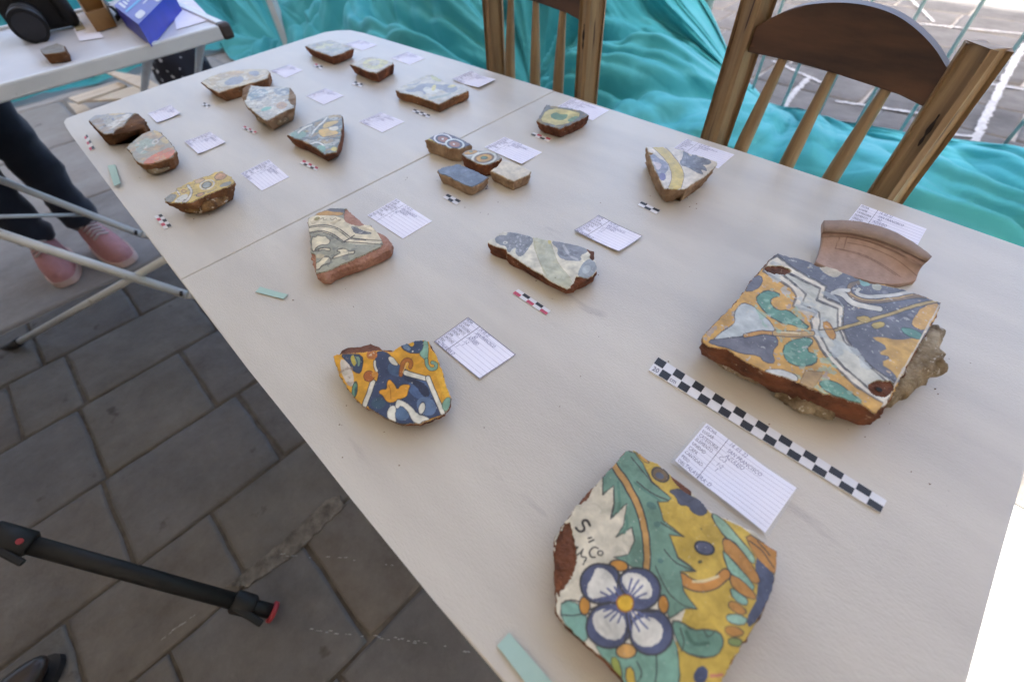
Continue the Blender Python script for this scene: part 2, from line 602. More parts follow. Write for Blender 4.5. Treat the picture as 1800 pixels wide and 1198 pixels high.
for j in range(NY + 1):
    for i in range(NX + 1):
        u, v = i / NX, j / NY
        z = CH + .10 * (math.sin(u * math.pi * 3) ** 2) * math.sin(v * math.pi) + .0
        V.append((cx0 + (cx1 - cx0) * u, cy0 + (cy1 - cy0) * v, z))
for j in range(NY):
    for i in range(NX):
        a = j * (NX + 1) + i
        F.append((a, a + 1, a + NX + 2, a + NX + 1))
link('shade_roof', mesh('shade_roof', V, F), cm, canopy, True)
pb = W(492, 40, .30)
for (x, y) in ((pb[0], pb[1]), (cx0 + .1, cy0 + .1), (cx1 - .1, cy0 + .1), (cx1 - .1, cy1 - .1), (cx0 + .1, cy1 - .1)):
    box('post', (x, y, CH / 2 + .01), (.045, .045, CH), WHITEMETAL, canopy, Matrix.Rotation(.5, 4, 'Z'))

# unseen walls added to block sky light from the left and behind
WALLM = mat('ochre_plaster', (.30, .22, .15), .9, (.25, .18, .12), scale=3, bump=1)
bld = empty('light_block_wall', (-5.7, 2, 0), 'unseen ochre wall added round the left and near side to block sky light', 'wall')
box('wall_face', (-5.75, 4, 1.5), (.4, 19, 3.0), WALLM, bld)
box('wall_face', (2.5, -5.7, 2.1), (16.2, .4, 4.2), WALLM, bld)
box('coping', (2.5, -5.7, 4.24), (16.4, .52, .07), WALLM, bld)
box('coping', (-5.75, 4, 3.04), (.52, 19.1, .07), WALLM, bld)

# ------------------------------------------------------------------ long folding table
table = empty('folding_table', (.35, 0, 0), 'long white folding table in two hinged halves covered with tile fragments', 'table')


def tp(*l): return [W(x, y, TZ)[:2] for x, y in l]


far = tp((316.1, 491.7), (204, 343), (127, 240), (116, 224), (111, 215), (116, 208), (130, 203), (291, 146), (545, 65), (571, 56.5), (592, 53.5), (616, 53), (640, 58), (806.7, 108), (974.8, 159.3))
near = tp((316.6, 492.2), (438, 651), (531, 766.5), (617, 876), (766, 1059), (905, 1222)) + [np.array([.02, -.76]), np.array([.05, -.773])] + tp((1699.5, 1198), (1755, 989), (1800, 829)) + [np.array([.672, -.765]), np.array([.703, -.745])] + tp((1798, 433), (1569, 352.7), (1300, 265), (975.3, 159.9))
def shrink(poly, d):
    c = np.mean(poly, 0); return [p + (c - p) / np.linalg.norm(c - p) * d for p in poly]
for pts in (far, near):
    p = prism('table_leaf', pts, TZ - .026, TZ, TABLE, table, bevel=.0018)
    prism('leaf_underside', shrink(pts, .02), TZ - .045, TZ - .0265, RIM, table)
for (x, y) in ((.08, .62), (.62, .62), (.08, -.68), (.62, -.68)):
    tube('leg', [(x, y, TZ - .045), (x, y + (.02 if y > 0 else -.02), .02)], .0125, WHITEMETAL, table)
    box('foot_cap', (x, y + (.02 if y > 0 else -.02), .012), (.034, .034, .024), BLACKRUB, table)
for y in (.63, -.69):
    tube('crossbar', [(.08, y, .2), (.62, y, .2)], .009, WHITEMETAL, table)
for k in (.09, .61):
    box('hinge', (k, 0, TZ - .052), (.03, .07, .012), WHITEMETAL, table)

# ------------------------------------------------------------------ white folding stand of crossed tubes beside the table
stand = empty('tube_stand', W(20, 607, 0), 'white tubular folding stand with crossed legs left of the long table', 'stand')
A1, A0 = W(328, 518, .24), W(-260, 325, .62)
C1, C0 = W(248, 412, .24), W(-260, 215, .62)
cr = W(235, 487, .30)
B0 = W(22, 607, .012); d = cr - B0; B1 = cr + d * .42
tube('leg', [A0, A1], .0125, WHITEMETAL, stand)
tube('leg', [C0, C1], .0115, WHITEMETAL, stand)
tube('leg', [B0, B1], .0105, WHITEMETAL, stand)
tube('stretcher', [W(-150, 384, .5), W(158, 377, .305)], .006, WHITEMETAL, stand)
tube('rubber_foot', [B0 - d * .07, B0 + d * .075], .0145, BLACKRUB, stand)
for q in (A1, C1):
    tube('bolt', [q + np.array([-.012, -.012, .012]), q + np.array([-.004, -.004, .020])], .004, BLACKRUB, stand, 8)
tube('leg', [A1, A1 + np.array([.18, .12, -.228])], .0115, WHITEMETAL, stand)
tube('leg', [C1, C1 + np.array([.18, .12, -.228])], .0115, WHITEMETAL, stand)

# ------------------------------------------------------------------ shards


def shard(name, label, cat, crop, top, h, claymat, bg=None, ops=(), scale=.92, shift=(0, 0), base=None, rough=.0012, step=None,
          group='fragments of glazed tiles on the table', z0=TZ, seed=0, jag=.0010, bulge=0, mortar=None, lift=0.0, chipnoise=.0, wob=3.0, part='clay_body', wear=0.0, dish=0.0):
    ox, oy, s = crop
    T = [(ox + x / s, oy + y / s) for x, y in top]
    zt = z0 + h
    P = np.array([W(x, y, zt)[:2] for x, y in T])
    if mortar or lift: pass
    c = P.mean(0)
    area = .5 * abs(np.sum(P[:, 0] * np.roll(P[:, 1], -1) - np.roll(P[:, 0], -1) * P[:, 1]))
    size = math.sqrt(area)
    B = c + (P - c) * scale + np.array(shift)
    if base:
        ks = sorted(base); n_ = len(P)
        off = {i: W(ox + base[i][0] / s, oy + base[i][1] / s, z0 + .0005)[:2] - P[i] for i in ks}
        for a_, b2_ in zip(ks, ks[1:] + [ks[0] + n_]):
            if b2_ - a_ <= 4:
                for i in range(a_, b2_ + 1):
                    t = (i - a_) / (b2_ - a_)
                    B[i % n_] = P[i % n_] + off[a_] * (1 - t) + off[b2_ % n_] * t
            else:
                B[a_] = P[a_] + off[a_]; B[b2_ % n_] = P[b2_ % n_] + off[b2_ % n_]
    root = empty(name, (c[0], c[1], z0), label, cat, group)
    # resample outline
    sp = max(.0012, size / 70)
    U, Bt = [], []
    for i in range(len(P)):
        j = (i + 1) % len(P)
        k = max(1, int(np.linalg.norm(P[j] - P[i]) / sp))
        for q in range(k):
            U.append(P[i] + (P[j] - P[i]) * q / k); Bt.append(B[i] + (B[j] - B[i]) * q / k)
    U = np.array(U); Bt = np.array(Bt); N = len(U)
    out = (U - c) / (np.linalg.norm(U - c, axis=1, keepdims=True) + 1e-9)
    nz = fbm(U[:, 0] * 260 + seed, U[:, 1] * 260, seed, 3)[:, None]
    U = U + out * nz * jag * 1.6
    # clay body
    R = 7
    V = []
    gz = .0009
    for r in range(R + 1):
        t = r / R
        z = (zt - gz) * (1 - t) + (z0 + .0003 + lift) * t
        ring = U * (1 - t) + Bt * t
        amp = rough * (1.0 if 0 < r < R else .35)
        nn = fbm(ring[:, 0] * 190 + r * 1.7 + seed * 3, ring[:, 1] * 190 + r * 2.3, seed + 5, 4)[:, None] * 1.8
        b = bulge * math.sin(math.pi * t)
        ring = ring + out * (nn * amp + b - (0.0006 if r == 0 else 0))
        if r == R: ring = c + (ring - c) * .96
        zz = z + (nn[:, 0] * rough * .6 if 0 < r < R else 0)
        for k in range(N):
            V.append((ring[k][0], ring[k][1], zz[k] if hasattr(zz, '__len__') else zz))
    F = []
    for r in range(R):
        for k in range(N):
            a, b2 = r * N + k, r * N + (k + 1) % N
            F.append((a, b2, b2 + N, a + N))
    bm = bmesh.new()
    bv = [bm.verts.new(v) for v in V]
    for f in F: bm.faces.new([bv[i] for i in f])
    ft = bm.faces.new(bv[:N]); fb = bm.faces.new(bv[R * N:][::-1])
    bmesh.ops.triangulate(bm, faces=[ft, fb])
    body = link(part, from_bm(part, bm), claymat, root)
    for p in body.data.polygons: p.use_smooth = True
    if bg is None:
        return root
    # painted glaze: a thin sheet of its own on the clay
    dep = float((CAM - np.array([c[0], c[1], zt])) @ ROT[:, 2])
    st = step or max(.00045, dep / 435 * .62)
    x0, y0 = U.min(0) - st; x1, y1 = U.max(0) + st
    nx, ny = int((x1 - x0) / st) + 2, int((y1 - y0) / st) + 2
    gx, gy = np.meshgrid(x0 + np.arange(nx) * st, y0 + np.arange(ny) * st)
    px = proj(np.stack([gx, gy, np.full_like(gx, zt)], -1))
    X, Y = (px[..., 0] - ox) * s, (px[..., 1] - oy) * s
    wx = fbm(gx * 110, gy * 110, seed + 11, 3) * wob; wy = fbm(gx * 110 + 50, gy * 110, seed + 12, 3) * wob
    Xw, Yw = X + wx, Y + wy
    colr = np.empty(gx.shape + (3,)); colr[:] = lin(bg)
    hole = ~inpoly(gx, gy, U)
    inkv = fbm(gx * 150, gy * 150, seed + 61, 3)
    for op in ops:
        k = op[0]
        if k == 'p' or k == 'P':         # polygon: colour, points, outline colour, outline width (P keeps sharp corners)
            _, c_, pts = op[:3]
            pts = chaikin(pts, 1) if k == 'p' else np.array(pts, float)
            m_ = inpoly(Xw, Yw, pts)
            if c_ is None:
                e = fbm(gx * 500, gy * 500, seed + 31, 3) * 8
                hole |= inpoly(X + e, Y + e, pts); continue
            colr[m_] = lin(c_)
            if len(op) > 3:
                d_ = dist_line(Xw, Yw, pts, True)
                a = np.clip((op[4] * (.56 + inkv * .3) + 1 - d_) / 2, 0, 1)[..., None] * (.78 + inkv * .3)[..., None]
                colr = colr * (1 - a) + lin(op[3]) * a
        elif k == 'l' or k == 'L':                   # brush line: colour, width, points
            _, c_, w_, pts = op[:4]
            d_ = dist_line(Xw, Yw, chaikin(pts, 2, False) if k == 'l' else pts)
            if len(op) > 4:
                a = np.clip((w_ / 2 + op[5] - d_) / 2, 0, 1)[..., None]
                colr = colr * (1 - a) + lin(op[4]) * a
            a = np.clip((w_ / 2 + 1 - d_) / 2, 0, 1)[..., None]
            colr = colr * (1 - a) + lin(c_) * a
        elif k == 'e':                   # ellipse: colour, cx, cy, rx, ry, angle, (outline colour, width)
            _, c_, ex, ey, rx, ry, an = op[:7]
            ca, sa = math.cos(math.radians(an)), math.sin(math.radians(an))
            dx, dy = Xw - ex, Yw - ey
            rr = np.sqrt(((dx * ca + dy * sa) / rx) ** 2 + ((-dx * sa + dy * ca) / ry) ** 2)
            if c_ is not None: colr[rr < 1] = lin(c_)
            if len(op) > 7:
                a = np.clip((op[8] / 2 + 1 - abs(rr - 1) * min(rx, ry)) / 2, 0, 1)[..., None]
                colr = colr * (1 - a) + lin(op[7]) * a
        elif k == 'c':                   # fine scrolling brush lines: colour, scale, width, region
            _, c_, sc_, w_, reg = op
            f_ = fbm(gx * sc_ + 9, gy * sc_, seed + 55, 2)
            a = np.clip(1 - np.abs(np.sin(f_ * 9)) / w_, 0, 1)[..., None] * .8
            if reg is not None: a = a * inpoly(X, Y, np.array(reg, float))[..., None]
            colr = colr * (1 - a) + lin(c_) * a
        elif k == 'n':                   # scattered blotches: colour, scale, threshold, region polygon or None
            _, c_, sc_, th, reg = op
            m_ = fbm(gx * sc_, gy * sc_, seed + 77, 4) > th
            if reg is not None: m_ &= inpoly(X, Y, np.array(reg, float))
            colr[m_] = colr[m_] * .35 + lin(c_) * .65
    if wear:
        hole |= fbm(gx * 140, gy * 140, seed + 40, 5) > (.62 - wear)
    # edge crumble
    de = dist_line(X, Y, np.array([( (a - ox) * s, (b - oy) * s) for a, b in proj(np.c_[U, np.full(N, zt)])]), True)
    hole |= (de < (3.0 + chipnoise) + fbm(gx * 300, gy * 300, seed + 41, 3) * (6 + chipnoise * 2.5)) & (de < 30)
    wash = 1 + .26 * fbm(gx * 60, gy * 60, seed + 90, 4) + .22 * fbm(gx * 210 + wx, gy * 90, seed + 91, 3)
    colr = colr * wash[..., None] * GK * np.array([1.04, 1.0, .90])
    ok = ~(hole[:-1, :-1] | hole[1:, :-1] | hole[:-1, 1:] | hole[1:, 1:])
    idx = np.arange(nx * ny).reshape(ny, nx)
    q = np.stack([idx[:-1, :-1], idx[:-1, 1:], idx[1:, 1:], idx[1:, :-1]], -1)[ok]
    if len(q) == 0: return root
    used = np.unique(q)
    remap = np.full(nx * ny, -1); remap[used] = np.arange(len(used))
    q = remap[q]
    zz = zt + (fbm(gx * 25, gy * 25, seed + 2, 3) * .0006 + .0003) + dish * (((gx - c[0]) ** 2 + (gy - c[1]) ** 2) / size ** 2)
    vt = np.stack([gx, gy, zz], -1).reshape(-1, 3)[used]
    # skirt: boundary edges drop to the clay, giving the sheet its thickness
    e = np.concatenate([q[:, [0, 1]], q[:, [1, 2]], q[:, [2, 3]], q[:, [3, 0]]])
    key = e[:, 0].astype(np.int64) * (len(used) + 1) + e[:, 1]
    rev = e[:, 1].astype(np.int64) * (len(used) + 1) + e[:, 0]
    be = e[~np.isin(key, rev)]
    bvt = np.unique(be)
    m2 = np.full(len(used), -1); m2[bvt] = np.arange(len(bvt)) + len(used)
    low = vt[bvt].copy(); low[:, 2] -= .0014
    skirt = np.stack([be[:, 1], be[:, 0], m2[be[:, 0]], m2[be[:, 1]]], -1)
    Vn = np.vstack([vt, low]); Q = np.vstack([q, skirt])
    cols = colr.reshape(-1, 3)[used]
    edgec = np.tile(lin((205, 196, 178)) * GK, (len(bvt), 1))
    C4 = np.ones((len(Vn), 4)); C4[:len(used), :3] = cols; C4[len(used):, :3] = edgec
    me = bpy.data.meshes.new('glaze')
    me.vertices.add(len(Vn)); me.vertices.foreach_set('co', Vn.ravel())
    me.loops.add(Q.size); me.loops.foreach_set('vertex_index', Q.ravel().astype(np.int32))
    me.polygons.add(len(Q)); me.polygons.foreach_set('loop_start', (np.arange(len(Q)) * 4).astype(np.int32))
    me.polygons.foreach_set('loop_total', np.full(len(Q), 4, np.int32))
    me.update(calc_edges=True)
    ca = me.color_attributes.new('paint', 'FLOAT_COLOR', 'POINT')
    ca.data.foreach_set('color', C4.ravel().astype(np.float32))
    link('glaze', me, GLAZE, root)
    return root


GK = .84


def lump(root, pts, z0, z1, m, rough=.004, seed=0, name='mortar_bed', n=90):
    """rough mortar mass: pts are photograph pixels on the mid height"""
    zc = (z0 + z1) / 2
    P = np.array([W(x, y, zc)[:2] for x, y in pts]); P = chaikin(P, 2)
    c = P.mean(0)
    k = len(P)
    V, F = [], []
    R = 8
    for r in range(R + 1):
        t = r / R
        rr = math.sin(math.pi * (.08 + .84 * t)) ** .5
        z = z0 + (z1 - z0) * t
        for i in range(k):
            q = c + (P[i] - c) * rr
            nn = mnoise.fractal(Vector((q[0] * 75, q[1] * 75, z * 75 + seed)), .8, 2, 4)
            o = (P[i] - c) / np.linalg.norm(P[i] - c)
            q = q + o * nn * rough * 1.6
            V.append((q[0], q[1], z + nn * rough * .5 * (0 if r == 0 else 1)))
    for r in range(R):
        for i in range(k):
            a, b = r * k + i, r * k + (i + 1) % k
            F.append((a, b, b + k, a + k))
    F.append(tuple(range(k))[::-1]); F.append(tuple(range(R * k, R * k + k)))
    o = link(name, mesh(name, V, F), m, root)
    for p in o.data.polygons: p.use_smooth = True
    return o


LD = (66, 66, 70)   # brush-line colour
# ---- near flower fragment
YE, TE, OR, NV, CR = (200, 172, 82), (116, 152, 138), (186, 136, 76), (84, 92, 124), (216, 210, 194)
f1 = [
    ('P', YE, [(470, 80), (520, 120), (590, 150), (650, 200), (740, 290), (850, 390), (990, 450), (1120, 560), (1165, 640), (1060, 960), (960, 1080), (900, 1200), (850, 1360), (540, 1360), (540, 1100), (680, 1000), (720, 850), (700, 700), (600, 450), (500, 230)]),
    ('p', OR, [(1010, 480), (1115, 535), (1168, 570), (1165, 690), (1110, 650), (1040, 570)], LD, 5),
    ('l', LD, 5, [(1030, 520), (1090, 560), (1150, 650)]), ('l', LD, 5, [(1070, 520), (1130, 590)]),
    ('p', (82, 90, 116), [(1050, 590), (1110, 640), (1163, 700), (1130, 800), (1040, 950), (1010, 900), (1080, 780)]),
    ('p', (150, 185, 165), [(840, 385), (890, 400), (980, 500), (1060, 600), (1050, 640), (960, 550), (880, 460)], LD, 6),
    ('p', OR, [(895, 505), (950, 515), (1020, 600), (1090, 710), (1060, 735), (980, 670), (915, 590)], LD, 6),
    ('p', (140, 182, 165), [(895, 560), (930, 590), (1060, 735), (1045, 765), (940, 690)], LD, 6),
    ('p', OR, [(925, 670), (1000, 710), (1070, 785), (1050, 805), (950, 755)], LD, 6),
    ('p', (140, 182, 170), [(930, 740), (985, 770), (1030, 805), (1015, 835), (950, 800)], LD, 6),
    ('p', OR, [(930, 805), (980, 820), (1025, 860), (995, 878), (930, 845)], LD, 6),
    ('p', (150, 188, 175), [(915, 875), (980, 870), (1030, 900), (1000, 930), (930, 915)], LD, 6),
    ('p', OR, [(915, 930), (980, 935), (1015, 965), (960, 985), (915, 965)], LD, 5),
    ('p', (130, 150, 100), [(930, 985), (1000, 990), (990, 1030), (930, 1020)], LD, 5),
    ('l', (196, 140, 76), 44, [(705, 700), (740, 725), (800, 745), (860, 730), (915, 680)], LD, 8),
    ('l', (215, 200, 160), 14, [(760, 715), (810, 715), (880, 690)]),
    ('P', TE, [(365, 155), (440, 85), (485, 100), (520, 150), (560, 235), (655, 315), (640, 332), (590, 330), (620, 420), (715, 500), (645, 490), (690, 600), (775, 665), (700, 668), (715, 760), (780, 850), (720, 845), (650, 890), (600, 800), (560, 700), (500, 660), (380, 600), (450, 585), (480, 520), (470, 455), (390, 500), (430, 440), (440, 340), (365, 412), (382, 340), (380, 255), (330, 298), (325, 210)], LD, 7),
    ('l', (92, 130, 120), 10, [(480, 240), (540, 290), (600, 325)]), ('l', LD, 6, [(490, 235), (560, 295), (640, 325)]),
    ('l', LD, 6, [(608, 430), (650, 460), (712, 498)]), ('l', LD, 6, [(620, 560), (680, 630), (770, 665)]),
    ('l', LD, 5, [(465, 120), (520, 190), (560, 235)]), ('l', LD, 5, [(580, 640), (620, 740), (700, 830), (775, 850)]),
    ('l', (95, 135, 122), 12, [(400, 240), (410, 330), (400, 380)]), ('l', (95, 135, 122), 12, [(440, 400), (450, 450), (430, 480)]),
    ('e', (92, 128, 124), 590, 440, 16, 14, 0), ('e', (92, 128, 124), 605, 615, 14, 12, 0), ('e', (92, 128, 124), 560, 350, 26, 16, 30),
    ('l', (188, 148, 92), 26, [(375, 150), (430, 230), (490, 330), (525, 430), (542, 560), (535, 690)], LD, 8),
    ('p', (205, 160, 80), [(480, 78), (520, 110), (560, 150), (520, 140)], LD, 5),
    ('e', (120, 104, 84), 603, 202, 44, 30, 30, LD, 6), ('e', (100, 108, 128), 600, 205, 22, 14, 30),
    ('p', (84, 88, 106), [(640, 280), (700, 270), (760, 310), (800, 320), (835, 375), (800, 405), (750, 380), (740, 350), (690, 350), (680, 310)], (64, 66, 78), 5),
    ('e', (92, 98, 124), 815, 553, 46, 30, 20, (56, 58, 70), 8),
    ('e', (74, 84, 116), 800, 1165, 34, 44, 20), ('l', (190, 120, 110), 16, [(850, 1170), (900, 1160)]),
    ('e', (96, 92, 70), 800, 464, 5, 5, 0), ('e', (96, 92, 70), 793, 618, 11, 9, 0),
    # lower leaves
    ('p', (128, 172, 162), [(125, 800), (215, 820), (250, 880), (262, 980), (230, 1012), (125, 900)], LD, 6), ('l', LD, 8, [(130, 820), (170, 800), (225, 815)]), ('l', LD, 7, [(130, 875), (180, 880), (240, 865)]),
    ('p', (122, 164, 150), [(280, 1000), (340, 1100), (420, 1240), (480, 1330), (640, 1340), (700, 1200), (690, 1050), (655, 950), (500, 1060)], LD, 7),
    ('l', LD, 7, [(585, 1060), (590, 1140), (575, 1230), (590, 1300)]), ('l', LD, 7, [(490, 1100), (520, 1160), (480, 1220)]),
    ('p', (150, 160, 84), [(360, 1080), (400, 1075), (430, 1180), (400, 1190)], LD, 5), ('p', (205, 176, 80), [(430, 1140), (470, 1120), (490, 1230), (460, 1260)], LD, 5),
    ('p', (110, 150, 136), [(655, 900), (700, 905), (760, 950), (820, 945), (890, 960), (912, 1010), (880, 1070), (800, 1082), (720, 1060), (680, 1000)], LD, 9),
    ('l', (84, 120, 108), 18, [(730, 960), (760, 1020), (830, 1010)]), ('l', LD, 6, [(700, 940), (720, 1010), (700, 1050)]), ('l', LD, 5, [(810, 950), (830, 990), (860, 960)]),
    # flower
    ('e', (196, 140, 66), 405, 640, 46, 26, 10, LD, 6), ('e', (196, 140, 66), 238, 830, 26, 44, 0, LD, 6), ('e', (206, 160, 96), 440, 1050, 50, 36, 0, LD, 6), ('e', (190, 136, 66), 618, 825, 26, 46, 0, LD, 6),
    ('e', NV, 318, 726, 100, 96, 10, LD, 10), ('e', NV, 497, 752, 106, 102, 20, LD, 10), ('e', NV, 358, 926, 110, 108, 0, LD, 10), ('e', NV, 560, 960, 104, 108, 0, LD, 10),
    ('p', (220, 219, 214), [(245, 740), (280, 690), (290, 650), (340, 655), (390, 710), (395, 770), (330, 790), (260, 800)]),
    ('p', (220, 219, 214), [(410, 700), (450, 670), (520, 680), (565, 740), (560, 800), (500, 800), (450, 770)]),
    ('p', (220, 219, 214), [(275, 870), (340, 840), (430, 880), (440, 950), (400, 1000), (330, 985), (280, 930)]),
    ('p', (220, 219, 214), [(480, 900), (560, 880), (620, 930), (610, 1000), (540, 1035), (480, 1010), (465, 960)]),
] + [('l', (96, 104, 146), 10, [(435 + 48 * math.cos(a), 820 + 46 * math.sin(a)), (435 + r * math.cos(a + .05), 820 + r * math.sin(a + .05))]) for a, r in
     ((-2.75, 130), (-2.5, 112), (-2.95, 115), (-2.2, 96), (-1.35, 120), (-1.1, 130), (-.85, 120), (-.5, 110), (2.5, 120), (2.25, 112), (2.75, 110), (1.9, 100), (1.3, 130), (1.05, 150), (.8, 160), (.55, 140))] + [
    ('l', LD, 9, [(435, 780), (405, 735), (402, 680)]), ('l', LD, 9, [(480, 850), (560, 865), (600, 850)]), ('l', LD, 9, [(440, 865), (455, 930), (430, 1000)]), ('l', LD, 9, [(395, 815), (320, 825), (260, 850)]),
    ('e', (212, 172, 60), 434, 820, 40, 42, 0, (150, 100, 50), 8),
    # ink marks
    ('l', (48, 46, 50), 12, [(266, 446), (256, 424), (236, 420), (228, 438), (240, 456), (232, 474), (212, 476), (198, 458)]),
    ('l', (48, 46, 50), 9, [(258, 508), (272, 504)]), ('l', (48, 46, 50), 9, [(262, 526), (284, 516)]),
    ('l', (48, 46, 50), 8, [(304, 556), (288, 548), (268, 560), (262, 582), (272, 602), (288, 600)]), ('e', None, 316, 578, 13, 11, 0, (48, 46, 50), 6),
    ('l', (48, 46, 50), 8, [(200, 548), (196, 600), (228, 570)]), ('l', (48, 46, 50), 7, [(232, 560), (220, 600), (256, 600), (232, 634)]), ('e', (48, 46, 50), 204, 552, 7, 7, 0),
    ('p', None, [(195, 350), (230, 300), (275, 262), (268, 305), (230, 335)]), ('p', None, [(640, 195), (700, 225), (760, 290), (740, 300), (690, 262)]),
    ('p', None, [(85, 560), (160, 400), (190, 520), (205, 640), (150, 730), (100, 800)]),
]
shard('tile_fragment', 'large glazed fragment nearest the camera with white and blue four petal flower and green leaf', 'tile fragment', (940, 760, 2.7354),
      [(440, 83), (482, 78), (520, 115), (592, 148), (652, 198), (742, 265), (832, 365), (960, 425), (1062, 480), (1115, 538), (1168, 568), (1162, 700), (1132, 800), (1042, 960), (965, 1080), (900, 1198), (840, 1320), (700, 1360), (560, 1330), (470, 1270), (420, 1190), (338, 1100), (232, 1010), (126, 905), (100, 860), (96, 700), (92, 500), (165, 400), (192, 348), (272, 268), (322, 213), (378, 150)],
      .019, CLAY_RED, CR, f1, scale=.97, base={24: (118, 880), 25: (100, 740), 26: (96, 600), 27: (120, 480)}, step=.0005, seed=3, wob=5, jag=.0006)

# ---- big tile on a mortar bed
GB = (106, 107, 117)
f2 = [
    ('P', GB, [(440, 250), (485, 220), (620, 250), (760, 290), (960, 372), (1160, 412), (1325, 475), (1290, 575), (1110, 885), (1000, 840), (900, 750), (830, 640), (820, 600), (830, 490), (720, 450), (735, 390), (640, 340), (560, 290)]),
    ('n', (150, 150, 158), 130, .42, None),
    ('p', (206, 164, 88), [(1330, 472), (1230, 488), (1180, 560), (1172, 592), (1240, 622), (1295, 575)], LD, 3),
    ('p', (204, 164, 84), [(1235, 645), (1200, 700), (1110, 885), (1085, 830), (1010, 785), (1080, 752), (995, 735), (1062, 705), (965, 655), (1010, 650), (1100, 668)], (150, 130, 90), 3),
    ('p', (96, 142, 128), [(1112, 600), (1180, 608), (1235, 640), (1222, 668), (1140, 638)], (60, 84, 80), 4),
    ('p', GB, [(310, 415), (350, 350), (400, 330), (415, 372), (370, 412)], LD, 4),
    ('P', (222, 216, 202), [(412, 312), (440, 255), (485, 232), (560, 292), (650, 345), (738, 388), (724, 445), (828, 492), (818, 602), (842, 660), (885, 720), (960, 800), (1085, 880), (1050, 1000), (960, 950), (870, 890), (780, 800), (710, 715), (672, 640), (656, 565), (686, 528), (568, 490), (584, 440), (556, 400), (490, 355)], (74, 70, 68), 11),
    ('P', (200, 200, 190), [(462, 290), (500, 300), (582, 342), (706, 402), (688, 460), (796, 502), (798, 598), (830, 670), (925, 775), (1042, 872), (1010, 950), (955, 915), (832, 812), (742, 712), (698, 622), (706, 572), (700, 522), (612, 482), (632, 430), (562, 370)], (74, 70, 68), 10),
    ('n', (176, 184, 188), 90, .2, [(412, 300), (490, 235), (735, 385), (828, 492), (818, 605), (960, 800), (1085, 880), (960, 950), (780, 800), (668, 620), (568, 490)]),
    ('p', (186, 194, 198), [(280, 500), (310, 470), (360, 485), (400, 530), (455, 575), (482, 625), (400, 612), (320, 645), (240, 650), (150, 668), (200, 620), (240, 600), (272, 570), (262, 535)], LD, 5),
    ('p', (112, 112, 122), [(125, 668), (200, 655), (330, 645), (470, 632), (495, 680), (458, 722), (482, 785), (420, 778), (390, 740), (300, 735), (230, 702), (160, 690)], LD, 5),
    ('l', (196, 146, 72), 16, [(320, 642), (400, 626), (470, 628)], LD, 5),
    ('l', (190, 158, 104), 24, [(475, 628), (560, 636), (665, 630)], LD, 5), ('l', (216, 200, 160), 8, [(490, 622), (600, 630)]),
    ('p', (104, 150, 132), [(372, 452), (398, 420), (455, 408), (512, 435), (452, 450), (450, 482), (492, 516), (540, 508), (592, 552), (665, 610), (560, 592), (470, 562), (412, 512)], (50, 62, 56), 6),
    ('p', (104, 150, 132), [(508, 705), (560, 662), (650, 648), (672, 670), (632, 722), (692, 742), (682, 792), (600, 804), (530, 775)], (50, 62, 56), 6),
    ('p', (104, 150, 132), [(692, 885), (740, 868), (800, 888), (860, 930), (935, 992), (870, 982), (780, 950), (728, 922)], (50, 62, 56), 6),
    ('n', (150, 184, 166), 160, .25, [(372, 400), (520, 400), (700, 650), (940, 1000), (690, 960), (500, 800), (370, 500)]),
    ('p', (204, 206, 206), [(415, 822), (470, 812), (530, 820), (592, 850), (590, 885), (500, 852), (440, 848)], LD, 4),
    ('P', (176, 146, 96), [(628, 822), (722, 832), (655, 940), (598, 900)], (120, 100, 70), 4),
    ('l', (206, 204, 196), 26, [(785, 420), (830, 432), (858, 470), (900, 488), (1012, 506)], LD, 5),
    ('l', (206, 206, 202), 18, [(905, 405), (885, 425), (930, 445), (1050, 440), (1180, 418)], LD, 4),
    ('l', (134, 112, 84), 20, [(905, 370), (850, 385), (852, 430), (912, 466), (1040, 466), (1190, 436), (1240, 440)], LD, 5), ('l', (190, 160, 104), 6, [(860, 430), (920, 462), (1040, 460), (1180, 432)]),
    ('l', (206, 206, 202), 20, [(770, 425), (800, 410), (850, 410)]),
    ('p', (128, 172, 168), [(905, 345), (960, 350), (968, 385), (915, 392)]), ('e', (176, 176, 160), 995, 392, 26, 18, 20),
    ('l', (186, 162, 100), 14, [(780, 612), (900, 580), (1060, 535), (1180, 490), (1300, 465)], (70, 64, 54), 5),
    ('p', (186, 162, 92), [(878, 550), (945, 540), (975, 566), (930, 582)], (90, 80, 50), 4), ('p', (186, 166, 92), [(960, 580), (1030, 568), (1042, 592), (985, 612)], (90, 80, 50), 4),
    ('p', (200, 148, 62), [(712, 575), (750, 566), (775, 610), (790, 650), (768, 668), (742, 640)], (120, 90, 50), 5), ('l', (96, 84, 60), 5, [(700, 612), (800, 606)]),
    ('n', (196, 196, 190), 230, .50, None),
    ('n', (214, 186, 150), 150, .62, None),
    ('p', None, [(412, 292), (450, 286), (500, 284), (565, 308), (530, 332), (440, 322)]),
    ('p', None, [(948, 905), (980, 876), (1040, 874), (1085, 884), (1078, 930), (1040, 962), (972, 945)]),
    ('p', (200, 190, 168), [(690, 285), (760, 288), (830, 318), (790, 345), (740, 330)]),
    ('P', (208, 198, 180), [(1318, 480), (1330, 478), (970, 1118), (962, 1108)]),
]
